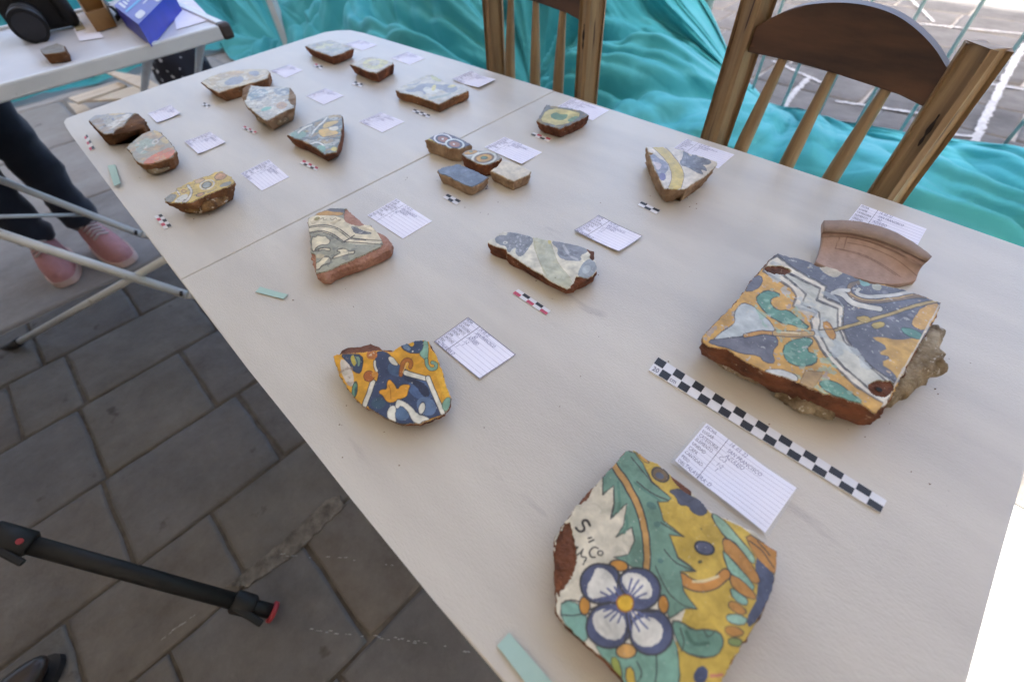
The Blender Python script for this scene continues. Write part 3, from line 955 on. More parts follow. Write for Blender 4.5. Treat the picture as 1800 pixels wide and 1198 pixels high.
big = shard('tile_fragment', 'largest fragment, square slab with zigzag white band and green leaves on mortar', 'tile fragment', (1200, 370, 2.922),
            [(485, 218), (545, 235), (620, 250), (690, 283), (762, 290), (830, 318), (960, 370), (1040, 380), (1160, 412), (1240, 438), (1330, 474), (1312, 530), (1290, 578), (1200, 725), (1110, 890), (1050, 1000), (985, 1050), (930, 1002), (880, 985), (800, 962), (720, 942), (640, 912), (590, 882), (500, 852), (430, 835), (380, 810), (320, 778), (270, 745), (240, 716), (180, 712), (130, 702), (102, 682), (93, 652), (150, 590), (200, 540), (250, 490), (312, 415), (350, 358), (390, 315), (415, 290), (440, 255)],
            .034, CLAY_RED, (206, 162, 80), f2, scale=.965, base={31: (90, 760), 32: (86, 720), 30: (130, 780), 28: (240, 830), 25: (380, 905), 22: (590, 1015), 20: (720, 1065), 18: (850, 1110), 17: (900, 1128), 16: (958, 1112), 15: (990, 1060)}, step=.0006, seed=21, wob=4, lift=.004, rough=.0022, jag=.0008)
# peg hole in the lower chip: a dark disc painted for its inner shade
hp = W(1200 + 1008 / 2.922, 370 + 920 / 2.922, TZ + .0335)
tube('peg_hole', [hp, hp + np.array([0, 0, .0006])], .0022, mat('hole_shade', (.01, .008, .007), .9), big, 10)
lump(big, [(1200 + x / 2.922, 370 + y / 2.922) for x, y in [(1290, 600), (1325, 630), (1330, 700), (1328, 790), (1300, 860), (1210, 925), (1110, 975), (1040, 1020), (900, 900), (1000, 700), (1150, 600)]], TZ + .0005, TZ + .031, MORTAR, .0045, 3)
lump(big, [(1200 + x / 2.922, 370 + y / 2.922) for x, y in [(450, 940), (560, 985), (640, 1035), (760, 1078), (790, 1010), (680, 920), (520, 880)]], TZ + .0005, TZ + .016, MORTAR, .004, 9)
lump(big, [(1200 + x / 2.922, 370 + y / 2.922) for x, y in [(105, 735), (180, 800), (300, 855), (420, 900), (700, 950), (900, 800), (700, 600), (300, 600)]], TZ + .0005, TZ + .012, MORTAR, .003, 5)

# ---- yellow and blue fragment
NB = (58, 70, 100)
f4 = [
    ('p', (222, 172, 60), [(960, 320), (1000, 420), (1060, 600), (1110, 780), (1050, 760), (990, 600), (940, 430)]),
    ('p', NB, [(470, 375), (560, 368), (605, 410), (680, 490), (740, 530), (900, 600), (960, 720), (1030, 860), (1040, 905), (940, 930), (850, 965), (720, 985), (640, 965), (560, 925), (440, 855), (395, 800), (450, 640), (500, 605), (478, 500)], (40, 44, 60), 6),
    ('e', (78, 100, 140), 860, 690, 120, 80, 20), ('e', (96, 118, 152), 900, 830, 90, 70, 40), ('e', (74, 96, 128), 640, 520, 70, 50, 30), ('e', (84, 108, 140), 700, 890, 60, 60, 0), ('e', (60, 84, 104), 500, 800, 60, 50, 0),
    ('p', (46, 54, 78), [(700, 560), (800, 600), (900, 640), (940, 740), (880, 760), (800, 640), (720, 610)]),
    ('p', (218, 216, 204), [(580, 415), (615, 412), (660, 460), (665, 490), (620, 480), (590, 450)], (60, 60, 66), 5),
    ('l', (222, 220, 208), 34, [(725, 545), (800, 570), (905, 598)], (56, 58, 66), 8), ('l', (222, 220, 208), 34, [(912, 590), (950, 690), (1000, 800), (1038, 890)], (56, 58, 66), 8),
    ('l', (212, 210, 198), 16, [(472, 450), (468, 490), (486, 530)], (56, 58, 66), 6), ('l', (216, 212, 198), 34, [(455, 625), (420, 720), (385, 820)], (56, 58, 66), 8),
    ('p', (226, 160, 52), [(495, 710), (530, 680), (568, 685), (570, 620), (596, 598), (635, 640), (655, 690), (690, 640), (772, 642), (745, 700), (735, 750), (690, 765), (610, 800), (565, 780), (540, 740)], (60, 52, 44), 7),
    ('l', (170, 112, 40), 6, [(585, 650), (600, 700), (606, 760)]),
    ('p', (60, 76, 104), [(700, 310), (790, 285), (885, 275), (878, 350), (855, 385), (780, 388), (720, 370), (685, 335)], (44, 48, 60), 6),
    ('e', (110, 132, 160), 735, 340, 34, 20, 30), ('p', (222, 172, 56), [(740, 305), (790, 290), (800, 318), (770, 335)]),
    ('p', (126, 166, 150), [(878, 275), (918, 290), (918, 400), (905, 450), (860, 420), (838, 385), (872, 350)], (60, 80, 74), 5),
    ('l', (126, 166, 150), 24, [(900, 440), (905, 490), (935, 522), (980, 512), (985, 475), (950, 462)], (60, 80, 74), 6),
    ('l', (170, 104, 48), 28, [(685, 560), (692, 500), (705, 450), (745, 432), (775, 460), (765, 500)], (110, 66, 36), 6), ('l', (222, 180, 120), 7, [(740, 460), (715, 510), (700, 545)]),
    ('e', (168, 96, 48), 422, 575, 44, 46, 20, (110, 66, 36), 6), ('e', (204, 140, 60), 470, 560, 26, 26, 0),
    ('e', (176, 110, 60), 445, 400, 46, 36, 0), ('n', (226, 216, 196), 300, .2, [(400, 360), (500, 360), (500, 400), (400, 410)]),
    ('p', (56, 70, 96), [(185, 405), (270, 395), (365, 398), (372, 470), (352, 555), (300, 545), (250, 470)], (40, 48, 60), 6), ('p', (176, 160, 70), [(270, 410), (310, 400), (320, 460), (300, 500), (275, 460)]),
    ('p', (122, 150, 130), [(300, 420), (345, 410), (350, 480), (325, 500)]), ('l', (56, 70, 96), 8, [(300, 405), (325, 450), (322, 500)]),
    ('p', (206, 196, 182), [(178, 440), (235, 445), (285, 530), (298, 610), (288, 672), (235, 640), (195, 550)]), ('n', (150, 130, 120), 260, .25, [(178, 430), (300, 430), (300, 680), (180, 640)]),
    ('e', (100, 140, 118), 303, 690, 22, 66, 8, (50, 66, 60), 6), ('e', (60, 90, 96), 312, 700, 9, 40, 8),
    ('p', (126, 166, 148), [(1040, 790), (1085, 750), (1115, 790), (1075, 880), (1045, 868), (1030, 830)], (60, 84, 76), 6),
    ('p', (222, 220, 208), [(650, 770), (685, 770), (760, 812), (825, 895), (900, 915), (935, 945), (870, 955), (850, 985), (780, 952), (752, 880), (690, 815), (665, 850), (640, 840)], (50, 54, 66), 6),
    ('p', (222, 220, 208), [(590, 832), (635, 815), (650, 850), (640, 900), (655, 970), (600, 945), (568, 905)], (50, 54, 66), 6),
    ('e', (222, 220, 208), 862, 845, 27, 52, 10, (50, 54, 66), 5), ('e', (230, 230, 226), 786, 370, 6, 6, 0),
    ('p', None, [(150, 400), (185, 350), (240, 325), (330, 320), (430, 292), (505, 315), (530, 345), (640, 345), (615, 378), (540, 362), (440, 366), (350, 380), (230, 392), (190, 400)]),
    ('p', None, [(1050, 900), (1040, 915), (940, 948), (960, 985), (1060, 930)]), ('p', None, [(930, 320), (990, 390), (985, 400), (935, 345)]),
]
shard('tile_fragment', 'bright orange and navy blue fragment with small orange flower, left of a written card', 'tile fragment', (560, 540, 4.7368),
      [(125, 418), (165, 395), (190, 355), (240, 330), (330, 325), (430, 298), (500, 320), (530, 350), (630, 350), (700, 318), (780, 288), (880, 273), (918, 290), (975, 368), (1000, 440), (1042, 560), (1082, 680), (1114, 780), (1092, 850), (1052, 902), (940, 952), (850, 985), (720, 985), (640, 968), (560, 930), (500, 892), (420, 850), (340, 798), (270, 722), (210, 640), (168, 560), (138, 480)],
      .014, CLAY_RED, (214, 158, 50), f4, scale=.86, shift=(.002, .002), seed=44, wob=5, dish=.004, step=.00055)

# ---- cream and grey fragment with pale band
f5 = [
    ('p', (190, 190, 166), [(602, 310), (775, 352), (800, 450), (860, 600), (995, 745), (975, 805), (930, 832), (750, 738), (710, 690), (640, 500), (600, 400)]),
    ('n', (180, 184, 168), 60, .1, [(602, 310), (775, 352), (860, 600), (995, 745), (930, 832), (750, 738), (640, 500)]),
    ('l', (168, 160, 126), 3, [(605, 320), (625, 450), (680, 600), (740, 700)]), ('l', (168, 160, 126), 3, [(775, 352), (800, 450), (860, 600), (995, 745)]), ('e', (198, 186, 120), 765, 368, 16, 20, 0),
    ('p', (134, 138, 146), [(222, 335), (250, 308), (300, 298), (345, 305), (350, 265), (450, 280), (600, 312), (602, 375), (565, 415), (545, 455), (495, 512), (445, 505), (425, 465), (440, 425), (400, 430), (372, 478), (345, 465), (340, 410), (270, 398), (232, 370)]),
    ('n', (190, 194, 200), 420, .22, [(350, 270), (600, 312), (540, 470), (350, 480)]), ('n', (92, 98, 116), 260, .3, [(340, 270), (600, 312), (540, 470), (350, 480)]),
    ('e', (206, 206, 200), 330, 374, 24, 15, 0), ('e', (110, 112, 120), 328, 375, 9, 6, 0),
    ('p', (142, 146, 156), [(782, 360), (860, 362), (990, 385), (1130, 432), (1158, 462), (1065, 500), (1090, 552), (1000, 562), (900, 545), (838, 490), (852, 430), (800, 400)]),
    ('l', (178, 180, 188), 24, [(905, 405), (940, 470), (985, 520), (1040, 540)]), ('l', (96, 96, 104), 6, [(785, 356), (900, 368), (1120, 425)]), ('n', (106, 110, 118), 200, .3, [(782, 360), (1130, 432), (1065, 500), (1090, 552), (900, 545)]),
    ('p', (152, 160, 168), [(1058, 645), (1085, 590), (1125, 550), (1165, 530), (1225, 580), (1235, 640), (1175, 715), (1110, 735), (1040, 705)]), ('e', (176, 184, 190), 1130, 640, 46, 36, -40),
    ('e', (80, 70, 60), 822, 722, 6, 4, 0), ('e', (110, 100, 90), 880, 716, 4, 3, 0),
    ('p', None, [(1125, 425), (1215, 455), (1218, 540), (1178, 545), (1160, 515), (1172, 490), (1148, 462)]), ('p', None, [(1015, 715), (1070, 712), (1130, 738), (1180, 712), (1240, 660), (1180, 750), (1100, 780), (970, 840), (975, 800), (1020, 760)]),
]
shard('tile_fragment', 'elongated cream fragment with grey leaf shapes and pale green diagonal band', 'tile fragment', (830, 360, 5.625),
      [(148, 362), (165, 342), (220, 328), (245, 298), (300, 262), (360, 264), (450, 278), (600, 310), (700, 338), (790, 353), (900, 370), (1050, 403), (1130, 428), (1210, 456), (1214, 540), (1234, 600), (1225, 670), (1182, 722), (1100, 762), (1020, 792), (980, 822), (930, 832), (850, 798), (750, 742), (700, 702), (640, 668), (560, 622), (480, 572), (400, 518), (345, 482), (338, 447), (250, 422), (195, 402), (150, 380)],
      0.016, CLAY_RED, (216, 213, 198), f5, scale=0.88, shift=(-.002, .004), base={20: (1000, 868), 21: (930, 884), 22: (860, 850), 18: (1120, 815), 16: (1225, 700), 24: (700, 770), 27: (480, 640)}, seed=51, rough=.0016, wob=5)

# ---- pink fragment with brown line drawing
LB = (66, 58, 50)
CC = (224, 214, 186)
f6 = [
    ('p', CC, [(245, 320), (360, 275), (620, 315), (700, 385), (900, 385), (1000, 480), (1045, 600), (850, 600), (640, 585), (560, 510), (450, 475), (265, 485), (250, 400)]),
    ('n', (188, 172, 140), 90, .2, [(245, 320), (620, 315), (1000, 480), (640, 400), (300, 400)]),
    ('p', (184, 142, 74), [(320, 268), (450, 238), (630, 262), (612, 298), (450, 290), (335, 288)], (110, 84, 50), 4), ('p', (98, 98, 102), [(432, 236), (485, 208), (645, 220), (640, 262), (540, 258)]), ('p', (196, 196, 190), [(480, 208), (560, 196), (650, 206), (640, 224), (560, 220)]),
    ('l', LB, 10, [(262, 412), (330, 398), (420, 392), (500, 402), (590, 440), (695, 528)]), ('l', LB, 8, [(262, 424), (400, 406), (520, 425), (600, 470), (680, 540)]),
    ('l', LB, 10, [(270, 470), (400, 450), (520, 490), (575, 530), (632, 578)]), ('l', LB, 8, [(270, 482), (390, 464), (500, 500), (612, 580)]),
    ('l', LB, 9, [(695, 528), (830, 545), (1030, 562)]), ('l', LB, 9, [(632, 572), (800, 580), (1040, 604)]), ('l', LB, 8, [(700, 540), (860, 555)]), ('l', LB, 11, [(625, 570), (690, 535), (740, 500)]),
    ('p', CC, [(285, 515), (330, 520), (350, 500), (400, 515), (435, 508), (462, 540), (485, 550), (478, 590), (440, 605), (400, 600), (340, 625), (310, 685), (288, 650)], LB, 10),
    ('p', CC, [(318, 672), (360, 645), (430, 630), (482, 640), (486, 662), (455, 668), (410, 652), (360, 668)], LB, 10),
    ('p', CC, [(328, 795), (372, 778), (400, 740), (450, 722), (492, 745), (490, 795), (430, 806), (385, 830), (370, 860), (330, 862)], LB, 10),
    ('p', CC, [(495, 748), (550, 705), (600, 688), (548, 665), (570, 645), (630, 642), (670, 660), (680, 675), (742, 662), (735, 700), (690, 702), (620, 712), (540, 745)], LB, 10),
    ('p', (190, 178, 150), [(330, 700), (420, 700), (420, 740), (340, 750)]), ('n', (120, 122, 118), 110, .18, [(430, 500), (560, 530), (640, 600), (1000, 620), (700, 760), (450, 880), (420, 800), (500, 700), (500, 560)]),
    ('p', (112, 112, 116), [(695, 402), (760, 418), (840, 455), (925, 475), (900, 492), (760, 490), (715, 455)]), ('n', (196, 194, 188), 300, .25, [(690, 400), (920, 470), (900, 492), (720, 470)]),
    ('l', (110, 96, 80), 5, [(380, 330), (420, 310), (400, 350), (450, 330)]), ('l', (110, 96, 80), 5, [(480, 320), (500, 350), (540, 310), (560, 350), (600, 330)]), ('e', (140, 128, 70), 345, 325, 34, 20, -20),
    ('p', None, [(622, 300), (645, 215), (725, 275), (860, 392), (770, 405), (700, 385), (640, 360)]), ('p', None, [(955, 430), (1000, 475), (1060, 495), (1140, 580), (1115, 650), (900, 748), (600, 860), (480, 910), (430, 950), (330, 930), (322, 905), (380, 890), (440, 885), (520, 850), (700, 770), (860, 700), (1042, 612), (1030, 560)]),
    ('p', None, [(265, 690), (320, 700), (330, 740), (330, 900), (290, 780)]),
]
shard('tile_fragment', 'pink clay fragment with cream scrolls and curved double lines drawn in brown', 'tile fragment', (500, 330, 5.989),
      [(245, 318), (300, 288), (360, 258), (470, 212), (560, 196), (645, 208), (720, 278), (850, 388), (900, 388), (960, 438), (1000, 478), (1060, 498), (1135, 580), (1112, 642), (1020, 692), (900, 742), (760, 802), (600, 852), (480, 902), (430, 942), (345, 932), (325, 900), (298, 780), (272, 680), (272, 560), (252, 450), (242, 380)],
      0.016, CLAY_PINK, (160, 160, 144), f6, scale=0.95, seed=61, rough=.0018, wob=5, bulge=.0008)

# ---- triangle with yellow band and grey leaf
f7 = [
    ('p', (136, 140, 158), [(360, 378), (415, 352), (480, 418), (555, 440), (604, 512), (592, 562), (552, 600), (572, 650), (560, 680), (520, 698), (470, 625), (440, 560), (400, 440)]),
    ('n', (168, 170, 186), 160, .1, [(360, 378), (480, 418), (604, 512), (572, 650), (470, 625)]), ('p', (200, 190, 196), [(400, 440), (440, 460), (520, 480), (500, 540), (460, 560), (430, 500)]), ('e', (112, 110, 152), 525, 640, 40, 50, 0),
    ('p', (204, 184, 104), [(395, 272), (555, 270), (650, 368), (742, 480), (798, 600), (782, 700), (748, 800), (585, 795), (638, 690), (640, 600), (602, 490), (540, 410), (440, 312)]),
    ('l', (104, 92, 98), 6, [(375, 262), (440, 312), (540, 410), (602, 490), (638, 600), (636, 690), (585, 795)]), ('l', (104, 92, 98), 6, [(555, 270), (650, 368), (742, 480), (798, 600), (782, 700), (748, 800)]),
    ('p', (124, 130, 144), [(785, 318), (830, 335), (862, 385), (890, 385), (900, 345), (950, 375), (975, 405), (1060, 405), (1120, 440), (1128, 470), (1085, 492), (1010, 488), (1060, 525), (1075, 575), (1040, 560), (990, 545), (1032, 612), (990, 602), (930, 582), (860, 530), (800, 508), (758, 500), (738, 450), (775, 415)], (84, 90, 106), 5),
    ('n', (156, 162, 172), 150, .15, [(785, 318), (1120, 440), (1060, 560), (930, 582), (758, 500)]), ('l', (96, 102, 118), 5, [(800, 350), (830, 420), (820, 480)]), ('l', (96, 102, 118), 5, [(870, 500), (960, 480), (1060, 430)]), ('l', (96, 102, 118), 5, [(870, 510), (960, 540), (1020, 590)]),
    ('p', None, [(300, 262), (345, 345), (410, 345), (372, 378), (330, 330)]),
]
shard('tile_fragment', 'triangular cream fragment with curved yellow band and grey leaf, beside the first chair', 'tile fragment', (1090, 220, 7.045),
      [(313, 265), (400, 268), (560, 270), (660, 282), (780, 312), (862, 352), (960, 370), (1060, 405), (1130, 432), (1205, 452), (1213, 480), (1130, 572), (1035, 645), (940, 712), (830, 785), (780, 803), (640, 803), (540, 792), (492, 690), (450, 600), (400, 490), (352, 370)],
      0.025, CLAY_BUFF, (214, 208, 198), f7, scale=0.84, shift=(-.004, 0), base={16: (650, 950), 17: (570, 962), 15: (740, 900), 18: (520, 930)}, seed=71, rough=.0022, wob=5)

# ---- group of four small tile pieces
PU = (88, 84, 98)
f8 = [('p', (190, 180, 90), [(115, 255), (175, 236), (250, 290), (330, 335), (420, 375), (200, 310)]),
      ('e', (156, 98, 62), 350, 250, 82, 42, 8, (64, 56, 64), 14), ('e', None, 352, 250, 108, 62, 8, (222, 220, 226), 14), ('e', (228, 222, 210), 348, 248, 16, 12, 0),
      ('e', (164, 102, 58), 498, 315, 84, 42, 8, (64, 56, 64), 14), ('e', None, 500, 315, 112, 62, 8, (206, 214, 214), 14), ('e', (228, 222, 210), 490, 314, 14, 10, 0),
      ('l', (190, 186, 178), 12, [(360, 162), (500, 205), (620, 262), (718, 322)])]
g4 = 'four small tile pieces grouped together'
shard('tile_piece', 'small tile piece with two ringed brown circles, back left of the group of four', 'tile piece', (730, 210, 7.2), [(118, 258), (175, 236), (250, 190), (370, 158), (500, 198), (620, 258), (722, 322), (640, 352), (560, 382), (440, 372), (330, 332), (230, 292)],
      0.021, CLAY_BUFF, PU, f8, scale=0.93, group=g4, seed=81, rough=.0016, wob=2, chipnoise=3)
f8 = [('p', (196, 150, 66), [(590, 430), (690, 395), (795, 395), (770, 430), (650, 455)], (120, 100, 60), 6), ('e', (112, 130, 96), 705, 412, 24, 12, 0), ('l', (212, 212, 200), 12, [(600, 458), (720, 462), (800, 420)]),
      ('e', (198, 152, 64), 872, 490, 112, 50, -6, (130, 104, 60), 12), ('e', None, 870, 490, 148, 72, -8, (214, 216, 206), 14), ('e', (96, 128, 104), 872, 486, 38, 18, 0, (96, 108, 60), 10)]
shard('tile_piece', 'small tile piece with orange ring and green centre, middle of the group of four', 'tile piece', (730, 210, 7.2), [(582, 440), (640, 398), (720, 378), (820, 393), (920, 398), (1025, 430), (1095, 482), (1065, 512), (960, 562), (850, 580), (750, 542), (650, 492)],
      0.0195, CLAY_RED, (150, 150, 146), f8, scale=0.94, group=g4, seed=82, wob=2)
s8 = shard('tile_piece', 'plain blue grey tile piece marked 02, front left of the group of four', 'tile piece', (730, 210, 7.2), [(278, 648), (320, 615), (400, 598), (540, 563), (640, 598), (760, 648), (928, 730), (862, 792), (725, 860), (640, 843), (500, 772), (380, 712), (300, 692)],
           0.0155, CLAY_BUFF, (98, 108, 126), [('n', (120, 130, 146), 80, .1, None)], scale=0.9, group=g4, seed=83, rough=.0018)
shard('tile_piece', 'small plain cream tile piece, right of the group of four', 'tile piece', (730, 210, 7.2), [(938, 652), (1040, 588), (1095, 512), (1200, 538), (1320, 578), (1472, 655), (1445, 702), (1350, 742), (1242, 790), (1150, 752), (1050, 702)],
      0.0165, CLAY_BUFF, (212, 204, 186), [], scale=0.86, group=g4, seed=84, rough=.002)

# ---- green and yellow fragment by the second chair
f9 = [('n', (170, 150, 100), 60, .2, None), ('p', (206, 196, 140), [(425, 835), (470, 755), (560, 745), (650, 762), (720, 785), (640, 845), (560, 868), (480, 850)], (100, 106, 104), 5), ('p', (112, 146, 120), [(490, 800), (530, 770), (575, 790), (625, 785), (600, 825), (540, 830)]), ('p', (126, 160, 134), [(610, 830), (660, 800), (700, 800), (640, 845)])]
shard('tile_fragment', 'small pointed fragment with green leaf on yellow ground, near the table hinge line', 'tile fragment', (840, 0, 3.913), [(402, 832), (440, 770), (473, 716), (500, 726), (540, 730), (640, 744), (720, 764), (764, 790), (740, 812), (700, 830), (640, 858), (560, 890), (500, 872), (430, 852)],
      0.018, CLAY_RED, (126, 132, 136), f9, scale=0.88, shift=(.002, 0), seed=91, rough=.002, wob=2)

# ---- rectangular fragment at the far right
f10 = [('n', (186, 176, 140), 60, .2, None), ('p', (140, 142, 150), [(660, 650), (760, 640), (820, 590), (940, 575), (1060, 600), (1120, 590), (1240, 625), (1200, 680), (1100, 680), (1060, 640), (920, 660), (880, 710), (850, 660), (720, 680)]), ('p', (206, 206, 196), [(850, 650), (900, 612), (960, 640), (960, 600), (1000, 640), (1040, 640), (1010, 690), (920, 700)]), ('e', (206, 196, 120), 975, 630, 22, 36, 20), ('e', (204, 194, 130), 1165, 612, 46, 16, -10), ('e', (184, 184, 130), 1000, 530, 60, 28, 25), ('l', (150, 160, 150), 22, [(930, 740), (1060, 720), (1150, 690)]), ('l', (150, 152, 158), 12, [(700, 600), (790, 590), (830, 560)])]
shard('tile_fragment', 'rectangular fragment with grey and pale yellow leaf pattern on the far table half', 'tile fragment', (600, 50, 6.0), [(566, 652), (600, 632), (650, 600), (760, 548), (860, 498), (960, 487), (1080, 553), (1180, 588), (1292, 623), (1345, 660), (1290, 690), (1200, 722), (1120, 762), (1030, 805), (900, 762), (720, 702), (620, 682)],
      .0155, CLAY_ORANGE, (190, 186, 174), f10, scale=.97, seed=101, rough=.0012, wob=4)
shard('tile_fragment', 'cream and yellow fragment with orange broken edge, second from the far right corner', 'tile fragment', (600, 50, 6.0), [(85, 380), (160, 353), (230, 308), (330, 298), (420, 318), (480, 335), (553, 358), (552, 378), (520, 392), (450, 432), (370, 478), (280, 462), (190, 422)],
      0.02, CLAY_RED, (188, 178, 156), [('p', (200, 192, 120), [(220, 380), (260, 320), (360, 320), (500, 340), (480, 390), (380, 440), (240, 420)]), ('p', (190, 180, 150), [(290, 350), (360, 330), (420, 350), (380, 400), (300, 390)]), ('n', (140, 138, 130), 90, .3, None), ('c', (120, 100, 72), 80, .22, None), ('n', (150, 126, 86), 60, .22, None)], scale=0.86, shift=(.001, .001), seed=111, wob=4)
shard('tile_fragment', 'lens shaped grey and ochre fragment nearest the far right corner of the table', 'tile fragment', (340, 40, 4.608), [(897, 190), (960, 168), (1040, 148), (1110, 138), (1200, 168), (1302, 210), (1262, 228), (1180, 262), (1120, 278), (1040, 252), (960, 222)],
      0.019, CLAY_RED, (172, 166, 150), [('p', (182, 178, 128), [(980, 190), (1060, 160), (1150, 170), (1100, 200), (1000, 220)]), ('p', (150, 150, 120), [(1050, 220), (1150, 200), (1220, 210), (1130, 240)]), ('n', (130, 130, 128), 80, .15, None), ('c', (92, 84, 70), 80, .24, None), ('n', (160, 136, 88), 60, .2, None)], scale=0.83, seed=121, wob=4)
# ---- triangle on the far half
f13 = [('n', (190, 190, 180), 70, .12, None), ('n', (176, 146, 78), 90, .22, None), ('n', (96, 130, 110), 80, .3, None), ('c', (70, 68, 62), 80, .28, None), ('p', (120, 152, 132), [(780, 900), (860, 870), (930, 900), (880, 940), (800, 930)]), ('p', (206, 172, 84), [(1000, 880), (1060, 850), (1150, 870), (1190, 900), (1100, 920), (1040, 930)], LD, 4), ('p', (206, 176, 90), [(1060, 810), (1150, 790), (1190, 800), (1100, 850), (1040, 860)], LD, 4), ('l', (216, 216, 206), 16, [(850, 890), (900, 850), (960, 830)], LD, 4), ('l', (214, 214, 206), 14, [(960, 900), (1000, 850), (1060, 800), (1080, 770)], LD, 4), ('l', (214, 214, 206), 12, [(950, 980), (1010, 965), (1060, 1000)], LD, 4), ('p', (120, 160, 140), [(990, 1000), (1060, 990), (1080, 1040), (1040, 1050)]), ('e', (206, 190, 90), 1140, 1025, 26, 16, 0), ('p', (206, 200, 180), [(1090, 850), (1170, 830), (1180, 870), (1110, 880)], LD, 3), ('l', LD, 4, [(880, 930), (960, 950), (1080, 940), (1170, 930)])]
shard('tile_fragment', 'triangular multicoloured fragment with yellow and green strapwork, middle of the far table half', 'tile fragment', (340, 40, 4.608), [(753, 907), (800, 880), (860, 850), (980, 798), (1080, 753), (1180, 738), (1212, 760), (1210, 850), (1190, 960), (1163, 1050), (1060, 1073), (980, 1012), (880, 962), (790, 932)],
      0.019, CLAY_RED, (118, 124, 120), f13, scale=0.9, base={9: (1172, 1090), 10: (1092, 1128)}, seed=131, wob=4)
r14 = shard('tile_fragment', 'thick rounded grey and white fragment on a mortar lump, far table half', 'tile fragment', (340, 40, 4.608), [(388, 600), (398, 530), (430, 508), (470, 503), (560, 518), (700, 513), (780, 523), (812, 552), (832, 592), (818, 690), (760, 712), (700, 742), (590, 803), (530, 762), (470, 712), (420, 672)],
            0.028, CLAY_BUFF, (184, 180, 168), [('p', (118, 138, 144), [(430, 600), (480, 550), (560, 530), (620, 560), (560, 600), (480, 640)]), ('p', (128, 136, 144), [(640, 540), (700, 530), (790, 540), (760, 600), (680, 590)]), ('n', (110, 114, 122), 90, .16, [(400, 520), (800, 520), (780, 640), (450, 640)]), ('n', (222, 222, 216), 110, .2, None), ('e', (184, 150, 110), 715, 672, 44, 28, -10), ('e', (120, 176, 160), 590, 700, 46, 14, -15), ('p', None, [(780, 520), (840, 590), (820, 680), (770, 640), (780, 580)]), ('p', None, [(385, 605), (395, 525), (470, 500), (440, 560), (420, 640)]), ('c', (92, 92, 92), 70, .25, None), ('n', (176, 152, 116), 60, .3, None)], scale=0.72, seed=141, rough=.002, wob=4)
lump(r14, [(340 + x / 4.608, 40 + y / 4.608) for x, y in [(450, 700), (520, 780), (600, 832), (700, 815), (790, 770), (810, 690), (600, 640)]], TZ, TZ + .024, MORTAR, .003, 4)
shard('tile_fragment', 'long wedge shaped ochre and grey fragment by the far edge, behind the rounded grey one', 'tile fragment', (340, 40, 4.608), [(57, 480), (110, 450), (180, 418), (300, 383), (450, 373), (560, 373), (600, 375), (622, 402), (602, 452), (550, 470), (480, 492), (330, 532), (200, 573), (120, 532)],
      0.02, CLAY_ORANGE, (196, 184, 152), [('p', (200, 168, 110), [(260, 400), (400, 390), (420, 410), (300, 430)]), ('p', (134, 136, 146), [(240, 500), (290, 450), (350, 430), (410, 440), (400, 490), (300, 510)]), ('p', (136, 138, 146), [(430, 400), (520, 385), (540, 420), (480, 440)]), ('p', (210, 204, 184), [(410, 420), (450, 420), (440, 470), (410, 460)]), ('l', (140, 128, 100), 4, [(90, 470), (220, 550)]), ('l', (140, 128, 100), 4, [(110, 460), (240, 540)]), ('c', (104, 88, 66), 60, .2, None), ('n', (168, 140, 92), 50, .24, None)], scale=0.9, shift=(.002, 0), seed=151, wob=4)
shard('tile_fragment', 'blocky grey and brown fragment at the far left corner of the table', 'tile fragment', (130, 170, 4.99), [(122, 212), (150, 185), (185, 162), (340, 143), (460, 138), (550, 140), (600, 180), (622, 220), (600, 262), (555, 285), (450, 312), (350, 325), (260, 335), (190, 280)],
      0.027, CLAY_DARK, (164, 158, 144), [('n', (136, 138, 146), 90, .1, None), ('p', (208, 204, 196), [(280, 260), (370, 210), (460, 150), (520, 160), (400, 240), (330, 290)]), ('p', (100, 112, 140), [(330, 190), (350, 185), (355, 210), (335, 212)]), ('e', (70, 66, 60), 270, 256, 16, 10, 0), ('p', (196, 176, 130), [(300, 150), (440, 140), (460, 155), (320, 165)]), ('p', None, [(445, 260), (470, 205), (545, 135), (640, 200), (620, 270), (560, 310), (470, 330), (340, 345), (360, 290)]), ('c', (92, 80, 66), 70, .25, None), ('n', (150, 122, 84), 70, .2, None)], scale=0.93, base={11: (355, 425), 12: (300, 428), 10: (450, 385), 9: (560, 335)}, seed=161, rough=.0028, wob=4)
r17 = shard('tile_fragment', 'rounded worn fragment with bright orange patch, behind the corner green paper slip', 'tile fragment', (130, 170, 4.99), [(457, 457), (478, 420), (520, 390), (600, 328), (700, 287), (765, 312), (850, 402), (880, 440), (902, 482), (862, 532), (760, 572), (640, 602), (572, 592), (520, 545), (500, 500)],
            0.024, CLAY_ORANGE, (158, 150, 128), [('p', (196, 174, 120), [(690, 290), (760, 310), (850, 400), (800, 420), (720, 340)]), ('p', (196, 108, 62), [(600, 590), (660, 530), (760, 480), (850, 440), (895, 490), (850, 535), (760, 572), (650, 602)]), ('p', (156, 170, 156), [(520, 430), (620, 370), (700, 360), (720, 440), (640, 500), (560, 500)]), ('l', (206, 200, 188), 12, [(590, 490), (640, 440)]), ('e', None, 715, 395, 26, 16, -20, (206, 200, 190), 8), ('l', (110, 108, 130), 6, [(740, 380), (790, 345)]), ('e', (204, 192, 176), 565, 410, 14, 10, 0), ('n', (186, 150, 104), 60, .26, None), ('c', (120, 116, 110), 50, .14, None)], scale=0.74, seed=171, rough=.0022, wob=4)
lump(r17, [(130 + x / 4.99, 170 + y / 4.99) for x, y in [(560, 600), (640, 660), (700, 672), (800, 635), (880, 580), (900, 520), (700, 500), (560, 540)]], TZ, TZ + .019, MORTAR, .003, 14)
